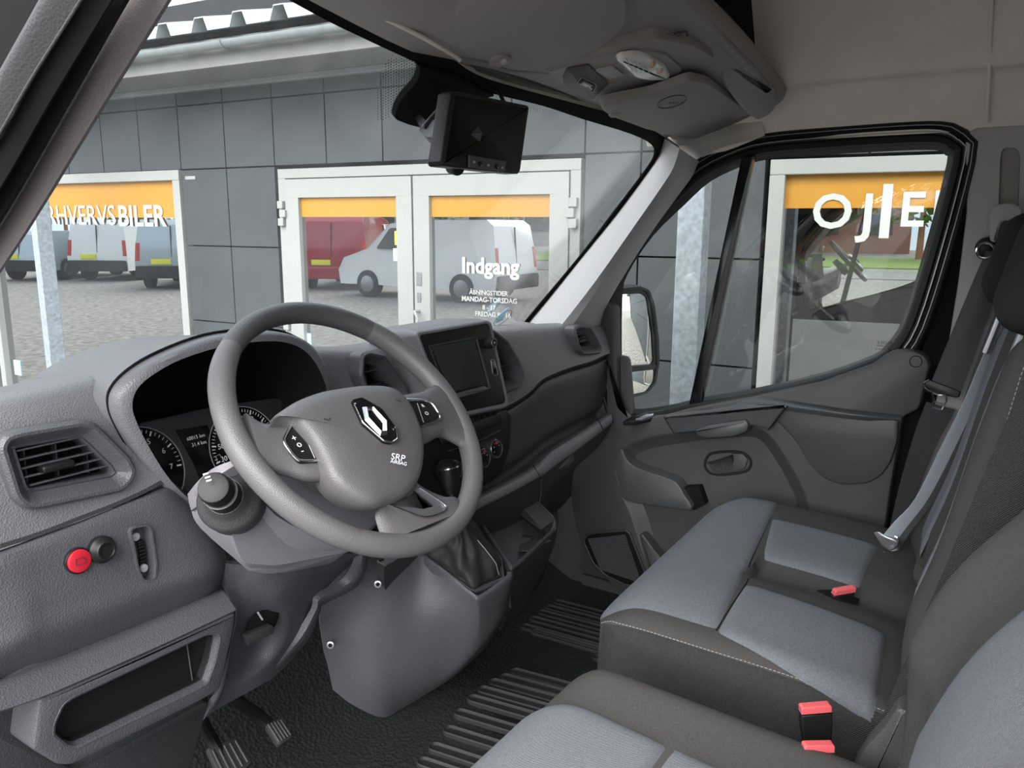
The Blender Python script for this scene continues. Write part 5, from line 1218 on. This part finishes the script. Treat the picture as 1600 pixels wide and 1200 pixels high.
# console right flank
rows = [[U(q[0], q[1], y=q[2]) for q in r] for r in [
    [(798, 893, .915), (830, 868, .95), (864, 834, .99), (870, 820, 1.0), (872, 800, 1.06)],
    [(798, 915, .93), (828, 895, .97), (860, 862, 1.01), (868, 845, 1.04), (872, 820, 1.1)],
    [(790, 965, .98), (815, 945, 1.02), (838, 915, 1.06), (848, 890, 1.1), (860, 860, 1.16)],
    [(782, 985, 1.02), (800, 970, 1.06), (820, 950, 1.10), (835, 925, 1.15), (850, 900, 1.2)]]]
net('console_flank', rows, 'dash_dark', cons, su=3, sv=3, th=.01)
for px, py, yy in ((591, 912, 1.075), (517, 1007, 1.14)):
    c = U(px, py, y=yy); disc('torx_screw', c-FW*.005, (-FW), .008, .006, 'satin', cons, N=18, b=.0015); disc('screw_head', c-FW*.007, (-FW), .0045, .004, 'matt_black', cons, N=6, b=.0005)
# ================================================================== PEDALS
def pedal(nm, pts, z, label, arm):
    r = thing(nm, U(*arm[-1][:2], z=arm[-1][2])-V((0, 0, .1)), label, 'pedal')
    n_ = V((-.15, -.62, .77)).normalized(); c = U(sum(p[0] for p in pts)/len(pts), sum(p[1] for p in pts)/len(pts), z=z)
    lp_ = rnd([UPL(a, b, c, n_) for a, b in pts], .008, 4)
    pad = slab('pedal_pad', lp_, n_, .014, 'rubber_smooth', r, b=.004)
    cx = sum(lp_, V())/len(lp_); A_ = UPL(*pts[0], c, n_); B_ = UPL(*pts[1], c, n_); C2 = UPL(*pts[2], c, n_); D_ = UPL(*pts[3], c, n_)
    for k in range(5):
        t = .14+k*.18; p, q = A_.lerp(B_, t), D_.lerp(C2, t); m1, m2 = p.lerp(q, .12), p.lerp(q, .88)
        tube('pad_groove', [m1+n_*.001, m2+n_*.001], .0022, 'dash_dark', pad, n=6)
    tube('pedal_arm', crv([U(a, b, z=zz) for a, b, zz in arm], 4), .012, 'black', r)
pedal('clutch_pedal', [(322, 1168), (372, 1150), (396, 1190), (352, 1232)], .74, 'left black rubber-faced pedal with worn ridges under the dashboard', [(350, 1190, .73), (328, 1150, .78), (312, 1118, .86), (314, 1080, .98)])
pedal('brake_pedal', [(412, 1128), (440, 1120), (460, 1150), (436, 1166)], .76, 'right smaller black pedal with worn ridges near the console', [(430, 1140, .75), (400, 1115, .80), (370, 1095, .88), (352, 1070, .98)])
# ================================================================== SEATS
def garc(s, half, r):
    a = abs(s); sg = 1 if s >= 0 else -1; fl = half-r
    if a <= fl: return s, 0.0
    q = (a-fl)/r
    if q <= math.pi/2: return sg*(fl+r*math.sin(q)), r*(1-math.cos(q))
    return sg*half, r+(a-fl-r*math.pi/2)
class Pillow:
    """rounded upholstered block: local s (across), t (along), height toward n"""
    def __init__(S_, o, ax, at, an, hs, ht, rs, rt, ds, dt, crown=None, plan=8, taper=0):
        S_.o, S_.ax, S_.at, S_.an = V(o), V(ax).normalized(), V(at).normalized(), V(an).normalized()
        S_.hs, S_.ht, S_.rs, S_.rt, S_.ds, S_.dt, S_.crown, S_.plan, S_.taper = hs, ht, rs, rt, ds, dt, crown, plan, taper
        S_.smax = hs-rs+rs*math.pi/2+ds; S_.tmax = ht-rt+rt*math.pi/2+dt
    def p(S_, s, t, off=0):
        a, da = garc(s, S_.hs, S_.rs); b, db = garc(t, S_.ht, S_.rt)
        ua, ub = a/S_.hs, b/S_.ht; k = (abs(ua)**S_.plan+abs(ub)**S_.plan)**(1/S_.plan)
        if k > 1: a /= k; b /= k
        a *= 1-S_.taper*(b/S_.ht+1)/2
        h = -max(da, db) - .35*min(da, db) + (S_.crown(a, b) if S_.crown else 0)*max(0, 1-(da+db)/.05)
        q = S_.o+S_.ax*a+S_.at*b+S_.an*h
        if off:
            e = .002; q1 = S_.p(s+e, t); q2 = S_.p(s, t+e); q0 = S_.p(s, t); n = (q1-q0).cross(q2-q0)
            if n.length > 1e-12:
                n.normalize(); n = n if n.dot(S_.an) > -.05 else -n; q = q+n*off
        return q
    def body(S_, name, m, parent, nu=60, nv=60, **kw):
        vs = [S_.p(-S_.smax+2*S_.smax*i/nu, -S_.tmax+2*S_.tmax*j/nv) for i in range(nu+1) for j in range(nv+1)]
        fs = [(i*(nv+1)+j, (i+1)*(nv+1)+j, (i+1)*(nv+1)+j+1, i*(nv+1)+j+1) for i in range(nu) for j in range(nv)]
        e = [(i, 0) for i in range(nu)]+[(nu, j) for j in range(nv)]+[(i, nv) for i in range(nu, 0, -1)]+[(0, j) for j in range(nv, 0, -1)]
        fs.append(tuple(i*(nv+1)+j for i, j in e)[::-1])
        return mk(name, vs, fs, m, parent, ang=60, **kw)
    def patch(S_, name, c, m, parent, n=24, puff=.006, edge=-.0015, **kw):
        """c: 4 corners (s,t) a b c d; pillowed insert lying in the block's surface"""
        c = [V((x, y, 0)) for x, y in c]; vs = []
        for i in range(n+1):
            for j in range(n+1):
                u, v = i/n, j/n; q = c[0].lerp(c[1], u).lerp(c[3].lerp(c[2], u), v)
                d = min(1, min(u, 1-u)*8)*1.0; e = min(1, min(v, 1-v)*8)
                f = math.sqrt(max(0, 1-(1-d)**2))*math.sqrt(max(0, 1-(1-e)**2)); vs.append(S_.p(q.x, q.y, edge+(puff-edge)*f))
        fs = [(i*(n+1)+j, (i+1)*(n+1)+j, (i+1)*(n+1)+j+1, i*(n+1)+j+1) for i in range(n) for j in range(n)]
        return mk(name, vs, fs, m, parent, ang=60, **kw)
    def seam(S_, name, pts, m, parent, r=.0012, off=.001, dash=0, k=8):
        P_ = crv([V((x, y, 0)) for x, y in pts], k); P_ = [S_.p(q.x, q.y, off) for q in P_]
        if not dash: return tube(name, P_, r, m, parent, n=6)
        mb = MB(); d = [0]
        for a, b in zip(P_[:-1], P_[1:]): d.append(d[-1]+(b-a).length)
        def at(t):
            for i in range(1, len(d)):
                if d[i] >= t: return P_[i-1].lerp(P_[i], (t-d[i-1])/max(1e-9, d[i]-d[i-1]))
            return P_[-1]
        t = 0
        while t < d[-1]-dash:
            vs, fs = tube('', [at(t), at(t+dash*.62)], r, m, ret=True, n=5); mb.add(vs, fs); t += dash
        return mb.build(name, m, parent)
# ---------------- passenger bench
bench = thing('passenger_bench', (.37, .2, .60), 'two-place passenger bench with grey woven inserts and dark bolsters', 'bench seat')
BO_ = V((.375, .37, 1.03)); tx = V((1, .03, 0)); 
ty = V((-.03, 1, .035))
def bcrown(a, b): return -.022*math.exp(-((a+.03)/.06)**2)*(b < .08) + .006*math.exp(-((a+.24)/.1)**2) - .02*max(0, -b/.25)**2 - .03*max(0, (b-.15)/.15)**2
bc_ = Pillow(BO_, tx, ty, V((0, -.035, 1)), .425, .295, .055, .10, .08, .05, bcrown, plan=7)
bb_ = bc_.body('cushion', 'fabric_dark', bench, 90, 70)
def ST(px, py, pil):   # pixel -> (s,t) on the pillow top plane
    q = UPL(px, py, pil.o, pil.an)-pil.o; return q.dot(pil.ax), q.dot(pil.at)
sFL, sBR, sB2, sB3, sBL = (-.325, .04), (.33, .115), (.045, .07), (-.10, .06), (-.325, .04)
tf_ = bc_.ht-bc_.rt+bc_.rt*1.35
tk_ = [ST(a, b, bc_) for a, b in [(1205, 806), (1172, 880), (1166, 912), (1119, 987)]]
sl__ = (tk_[0][1]-tk_[3][1])/(tk_[0][0]-tk_[3][0])
bc_.patch('front_insert', [(tk_[3][0], tk_[3][1]-.003), (.385, tk_[3][1]-.003+sl__*(.385-tk_[3][0])), (.385, tf_), (tk_[3][0]-.0, tf_)], 'fabric_grey', bench, 40, puff=.009)
ins1 = [ST(*q, bc_) for q in [(1370, 1108), (1388, 985), (1165, 915), (1119, 990)]]
bc_.patch('left_insert', [ins1[0], ins1[1], ins1[2], ins1[3]], 'fabric_grey', bench, 34, puff=.009)
ins2 = [ST(*q, bc_) for q in [(1345, 908), (1374, 850), (1206, 810), (1191, 868)]]
bc_.patch('right_insert', ins2, 'fabric_grey', bench, 30, puff=.007)
# stitched seams
ed = bc_.hs-bc_.rs+.02
bc_.patch('side_panel', [(-bc_.smax+.004, -bc_.tmax*.93), (-ed-.022, -.27), (-ed-.022, bc_.ht-.02), (-bc_.smax+.004, bc_.tmax*.93)], 'fabric_side', bench, 40, puff=.0016, edge=.0004)
bc_.seam('top_stitch', [(-ed-.015, -.26), (-ed-.018, -.1), (-ed-.02, .1), (-ed-.018, .22), (-ed+.0, bc_.ht-.01)], 'thread', bench, .0006, .0008, dash=.007)
bc_.seam('cross_seam', [tk_[3], tk_[2], tk_[1], tk_[0]], 'matt_black', bench, .002, -.001)
# grey side wedge at the cushion's rear edge
box('bench_base', (.40, .30, .75), (.74, .42, .28), 'dash_dark', bench, bev=.03)
slab('base_cover', rnd([V((-.03, .05, .66)), V((-.03, .50, .66)), V((-.03, .62, .86)), V((-.045, .60, .95)), V((-.045, .08, .95))], .03, 4), V((-1, 0, 0)), .04, 'fabric_side', bench, b=.01)
# ---------------- bench backrests (two places in one)
lean = math.radians(13)
bu = V((0, -math.sin(lean), math.cos(lean))); bnn = V((0, math.cos(lean), math.sin(lean)))
def kcrown(a, b): return .028*math.exp(-((a-.33)/.085)**2) + .014*math.exp(-((a+.35)/.07)**2) + .008*math.exp(-(a/.06)**2) - .010*math.exp(-((b+.05)/.15)**2) - .06*max(0, (-b-.14)/.2)**1.5*(a < .1)
kb = Pillow(V((.385, .094, 1.300))+bnn*.0, V((1, .05, 0)), bu, bnn, .43, .330, .06, .07, .09, .06, kcrown, plan=9)
bk = kb.body('backrest', 'fabric_dark', bench, 70, 70)
for nm, a0, a1 in (('backrest_insert', .10, .22), ('backrest_insert', -.275, -.205)):
    kb.patch(nm, [(a0, -.24), (a1, -.24), (a1-.0, .27), (a0-.0, .27)], 'fabric_grey', bench, 30, puff=.008)
kb.seam('backrest_stitch', [(-.418, -.33), (-.42, -.1), (-.42, .1), (-.405, .30)], 'thread', bench, .0006, .0008, dash=.007)
# perforated side of the backrest
sd = []
for t_ in (-.36, -.2, 0, .2, .35):
    q = kb.o+bu*t_; sd.append([q+V((-.434, 0, 0))+bnn*-.03, q+V((-.437, 0, 0))-bnn*.07, q+V((-.434, 0, 0))-bnn*.12])
net('backrest_side', sd, 'fabric_side', bench, su=3, sv=4, th=.012, flip=False)
# headrests
def headrest(parent, c, m='fabric_black'):
    h = Pillow(c, V((1, 0, 0)), bu, bnn, .125, .095, .045, .05, .05, .05, lambda a, b: .01*math.cos(a*9), plan=4)
    o = h.body('headrest', m, parent, 34, 30)
    for k in (-.05, .05): tube('headrest_post', [c+V((k, 0, 0))-bnn*.045-bu*.07, c+V((k, 0, 0))-bnn*.045-bu*.19], .006, 'satin', parent)
    return o
hr = headrest(bench, V((.63, .083, 1.685)))
headrest(bench, V((.17, .04, 1.685)))
# backrest shell
kb2 = Pillow(V((.385, -.075, 1.32)), V((1, .05, 0)), bu, -bnn, .40, .33, .05, .05, .03, .03, None); kb2.body('back_shell', 'dash_dark', bench, 20, 20)
# ---------------- driver's seat
ds = thing('driver_seat', (-.46, .2, .60), "driver's seat with light grey front insert and dark side bolster", 'seat')
dc_ = Pillow(V((-.465, .31, 1.03)), V((1, 0, 0)), V((0, 1, .04)), V((0, -.04, 1)), .285, .285, .065, .10, .08, .05, lambda a, b: .012*math.exp(-((abs(a)-.23)/.05)**2)-.02*max(0, (b-.16)/.13)**2, plan=5)
dc_.body('cushion', 'fabric_dark', ds, 60, 60)
k1 = [ST(*q, dc_) for q in [(1046, 1166), (890, 1078)]]
bxr = k1[0][0]; tf2 = dc_.ht-dc_.rt+dc_.rt*1.35
dc_.patch('front_insert', [(-.19, k1[0][1]-.0), (bxr, k1[0][1]), (bxr+.015, tf2), (-.19, tf2)], 'fabric_grey', ds, 34, puff=.009)
dc_.patch('rear_insert', [(-.17, -.26), (bxr-.01, -.26), (bxr, k1[0][1]-.006), (-.19, k1[0][1]-.006)], 'fabric_grey', ds, 30, puff=.008)
box('seat_base', (-.46, .27, .76), (.46, .44, .30), 'dash_dark', ds, bev=.04)
slab('seat_valance', rnd([V((-.19, .02, .70)), V((-.19, .50, .72)), V((-.19, .52, .90)), V((-.185, .04, .94))], .04, 4), V((1, 0, 0)), .03, 'dash_dark', ds, b=.012)
dl = math.radians(27); du = V((0, -math.sin(dl), math.cos(dl))); dn = V((0, math.cos(dl), math.sin(dl)))
db_ = Pillow(V((-.505, .005, 1.295)), V((1, 0, 0)), du, dn, .325, .34, .075, .09, .10, .06, lambda a, b: (.045 if a > 0 else .012)*math.exp(-((abs(a)-.26)/.06)**2)-.004+.022*math.exp(-((b-.02)/.12)**2)-.11*max(0, (-b-.09)/.22), plan=6, taper=.06)
db_.body('backrest', 'fabric_dark', ds, 70, 60)
db_.patch('backrest_insert', [(-.28, -.29), (.085, -.29), (.11, .26), (-.28, .26)], 'fabric_grey', ds, 34, puff=.008)
headrest(ds, V((-.465, -.25, 1.70)))
# hinge cover between cushion and backrest
slab('recliner_cover', rnd([U(a, b, x=-.165) for a, b in [(1330, 1200), (1352, 1165), (1380, 1135), (1400, 1105), (1420, 1110), (1440, 1260), (1340, 1260)]], .01, 4), V((-1, 0, 0)), .035, 'door_plastic', ds, b=.008)
# ================================================================== BUCKLES AND BELTS
def buckle(label, top, ph, wpx, dirv, red, grp=None, H=.085):
    """top: centre of the red top face, dirv: down direction, ph: half width vector"""
    r = thing('belt_buckle', top+dirv*H, label, 'seat belt buckle')
    d = dirv.normalized(); a = ph.normalized(); n_ = a.cross(d).normalized(); W_ = ph.length; T_ = .007
    vs = [top+a*(s_*W_*k1_)+n_*(q*T_*k2_)+d*h for h, k1_, k2_ in ((.012, 1, 1), (.03, 1, 1.05), (H*.7, .85, .95), (H, .6, .8)) for s_, q in ((-1, -1), (1, -1), (1, 1), (-1, 1))]
    fs = [tuple(range(4)), tuple(range(12, 16))[::-1]]
    for k in range(3):
        for i in range(4): j = (i+1) % 4; fs.append((k*4+i, k*4+j, (k+1)*4+j, (k+1)*4+i))
    mk('buckle_body', vs, fs, 'black', r, bev=.003)
    vs = [top+a*(s_*W_*k1_)+n_*(q*T_*k1_)+d*h for h, k1_ in ((.013, .97), (.002, .97), (0, .85)) for s_, q in ((-1, -1), (1, -1), (1, 1), (-1, 1))]
    fs = [tuple(range(4))[::-1], tuple(range(8, 12))]
    for k in range(2):
        for i in range(4): j = (i+1) % 4; fs.append((k*4+i, k*4+j, (k+1)*4+j, (k+1)*4+i))
    b = mk('press_button', vs, fs, 'buckle_red', r, bev=.0012)
    mk('release_line', [top+a*(s_*W_*.98)+n_*(q*T_*1.04)+d*h for h in (.0105, .0125) for s_, q in ((-1, -1), (1, -1), (1, 1), (-1, 1))], [(0, 1, 2, 3), (4, 7, 6, 5), (0, 4, 5, 1), (1, 5, 6, 2), (2, 6, 7, 3), (3, 7, 4, 0)], 'chrome', b)
    tube('buckle_stalk', [top+d*H*.95, top+d*(H+.07)], .009, 'black', r)
    return r
def bk_at(label, pl, pr, dep_x, dy, H=.09):
    a, b = U(*pl, x=dep_x), U(*pr, x=dep_x)
    a = CAM+(a-CAM); c = (a+b)/2; return buckle(label, c, (b-a)/2, 0, dy, None, H=H)
tA, tB = CAM+ray(1249, 1102)*1.16, CAM+ray(1298, 1098)*1.16
buckle('red-topped belt buckle standing against the left side of the passenger bench', (tA+tB)/2, (tB-tA)/2, 0, V((.12, -.08, -1)), None, H=.11)
tA, tB = CAM+ray(1254, 1161)*1.10, CAM+ray(1303, 1160)*1.10
buckle("red-topped belt buckle nearest the driver's seat, lower of the two between the seats", (tA+tB)/2, (tB-tA)/2, 0, V((.05, -.03, -1)), None, H=.09)
q0 = bc_.p(*ST(1318, 921, bc_)); 
tA, tB = CAM+ray(1303, 921)*((q0-CAM).dot(FW)-.005), CAM+ray(1337, 915)*((q0-CAM).dot(FW)+.0)
buckle('red-topped belt buckle sunk in the dark strip of the bench cushion', (tA+tB)/2, (tB-tA)/2, 0, V((.0, .2, -1)), None, H=.05)
slab('buckle_slot', [bc_.p(*ST(a, b, bc_), .003) for a, b in [(1278, 908), (1300, 907), (1345, 918), (1342, 928), (1310, 926)]], bc_.an, .003, 'matt_black', bench, b=.0006)
def ribbon(name, A, Bq, m, parent, th=.0014, mid=None):
    rows = [A, [(a+b)/2+(mid if mid else V()) for a, b in zip(A, Bq)], Bq]
    return net(name, rows, m, parent, su=4, sv=3, th=th, ang=60)
# outer belt: anchor, webbing, tongue
sb1 = thing('seat_belt', U(1545, 395, x=.84)-V((0, 0, .05)), 'wide black seat belt webbing hanging from the door pillar anchor', 'seat belt')
ribbon('webbing', [U(a, b, x=xx) for a, b, xx in [(1541, 392, .86), (1520, 440, .85), (1490, 512, .84), (1460, 585, .83), (1450, 612, .82)]],
       [U(a, b, x=xx) for a, b, xx in [(1575, 396, .84), (1560, 450, .83), (1535, 520, .82), (1508, 595, .81), (1497, 618, .80)]], 'belt', sb1, mid=V((-.006, 0, 0)))
ribbon('lower_webbing', [U(a, b, x=xx) for a, b, xx in [(1447, 628, .83), (1428, 680, .84), (1405, 760, .85), (1382, 860, .85)]],
       [U(a, b, x=xx) for a, b, xx in [(1492, 640, .80), (1460, 700, .82), (1432, 770, .83), (1405, 860, .84)]], 'belt', sb1)
anc = U(1545, 388, x=.865); an_ = V((-1, -.2, 0)).normalized()
disc('anchor_plate', anc, an_, .026, .02, 'black', sb1, b=.005); frame('anchor_ring', circ(U(1540, 392, x=.845), an_, .020, 24), an_, .005, .006, 'chrome', sb1, b=.002)
slab('anchor_cover', rnd([U(a, b, x=.84) for a, b in [(1548, 332), (1556, 320), (1580, 316), (1600, 325), (1600, 345), (1566, 345), (1556, 380), (1549, 376)]], .01, 4), an_, .02, 'pillar', sb1, b=.006)
tg = [U(a, b, x=.80) for a, b in [(1443, 598), (1449, 593), (1500, 612), (1496, 622), (1444, 612)]]
slab('tongue_grip', rnd(tg, .004, 3), V((-.9, .4, 0)), .006, 'black', sb1, b=.002)
tube('tongue_edge', crv([U(a, b, x=.795) for a, b in [(1452, 594), (1444, 598), (1446, 606), (1456, 612)]], 3), .0018, 'chrome', sb1, n=8)
tn = [U(a, b, x=.795) for a, b in [(1454, 611), (1466, 616), (1478, 616), (1480, 626), (1472, 642), (1453, 637), (1458, 624)]]
frame('tongue_blade', rnd(tn, .003, 3), V((-.9, .4, 0)), .0035, .002, 'chrome', sb1, b=.0005)
tube('tongue_bar', [U(1460, 628, x=.794), U(1474, 631, x=.794)], .0018, 'chrome', sb1, n=8)
# inner belt: narrow, seen edge-on along the backrest, ends in a black buckle boot
sb2 = thing('seat_belt', U(1385, 880, x=.62)-V((0, 0, .05)), 'narrow blue-grey seat belt lying along the bench backrest down to a chrome tongue', 'seat belt')
LA = [(1602, 430), (1590, 455), (1565, 495), (1535, 560), (1505, 630), (1470, 700), (1430, 780), (1398, 815), (1379, 838)]
LB = [(1612, 436), (1600, 470), (1577, 505), (1550, 565), (1522, 635), (1487, 710), (1450, 780), (1418, 822), (1398, 850)]
xsb = [.60, .60, .60, .61, .62, .63, .635, .63, .62]
dpt = [kb.o+bnn*.06]*1
ribbon('webbing', [UPL(a, b, kb.o+bnn*.055, bnn)*1.0 if False else U(a, b, x=xx-.02) for (a, b), xx in zip(LA, xsb)], [U(a, b, x=xx) for (a, b), xx in zip(LB, xsb)], 'belt_light', sb2, mid=V((-.004, .004, 0)))
ribbon('webbing_edge', [U(a+9, b+4, x=xx) for (a, b), xx in zip(LB, xsb)], [U(a+1, b, x=xx+.004) for (a, b), xx in zip(LB, xsb)], 'belt', sb2)
tq = [U(a, b, x=.60) for a, b in [(1364, 832), (1372, 830), (1384, 838), (1396, 842), (1404, 848), (1402, 860), (1392, 862), (1376, 852)]]
slab('tongue_grip', rnd(tq, .004, 3), V((-.8, .5, .3)), .006, 'satin', sb2, b=.002)
tube('tongue_hook', crv([U(a, b, x=.595) for a, b in [(1392, 858), (1401, 853), (1404, 842), (1398, 838)]], 4), .0028, 'chrome', sb2, n=8)
slab('tongue_blade', rnd([U(a, b, x=.60) for a, b in [(1377, 862), (1383, 862), (1379, 888), (1373, 888)]], .001, 2), V((-.8, .5, .3)), .002, 'satin', sb2, b=.0005)
bt = [U(1380, 880, x=.585), U(1372, 905, x=.57), U(1366, 935, x=.55)]
loops = []
for (a, b, c, d), xx in zip([(1371, 868, 1386, 872), (1363, 890, 1390, 895), (1352, 912, 1389, 925), (1338, 930, 1392, 945)], (.59, .585, .58, .57)):
    A_, B_ = U(a, b, x=xx), U(c, d, x=xx); c_ = (A_+B_)/2; e = (B_-A_)/2; f_ = V((.018, .006, 0)); loops.append([c_+e*math.cos(q*math.pi/8)+f_*math.sin(q*math.pi/8) for q in range(16)])
loft('buckle_boot', loops, 'black', sb2, cap0=True, cap1=True, ang=60)
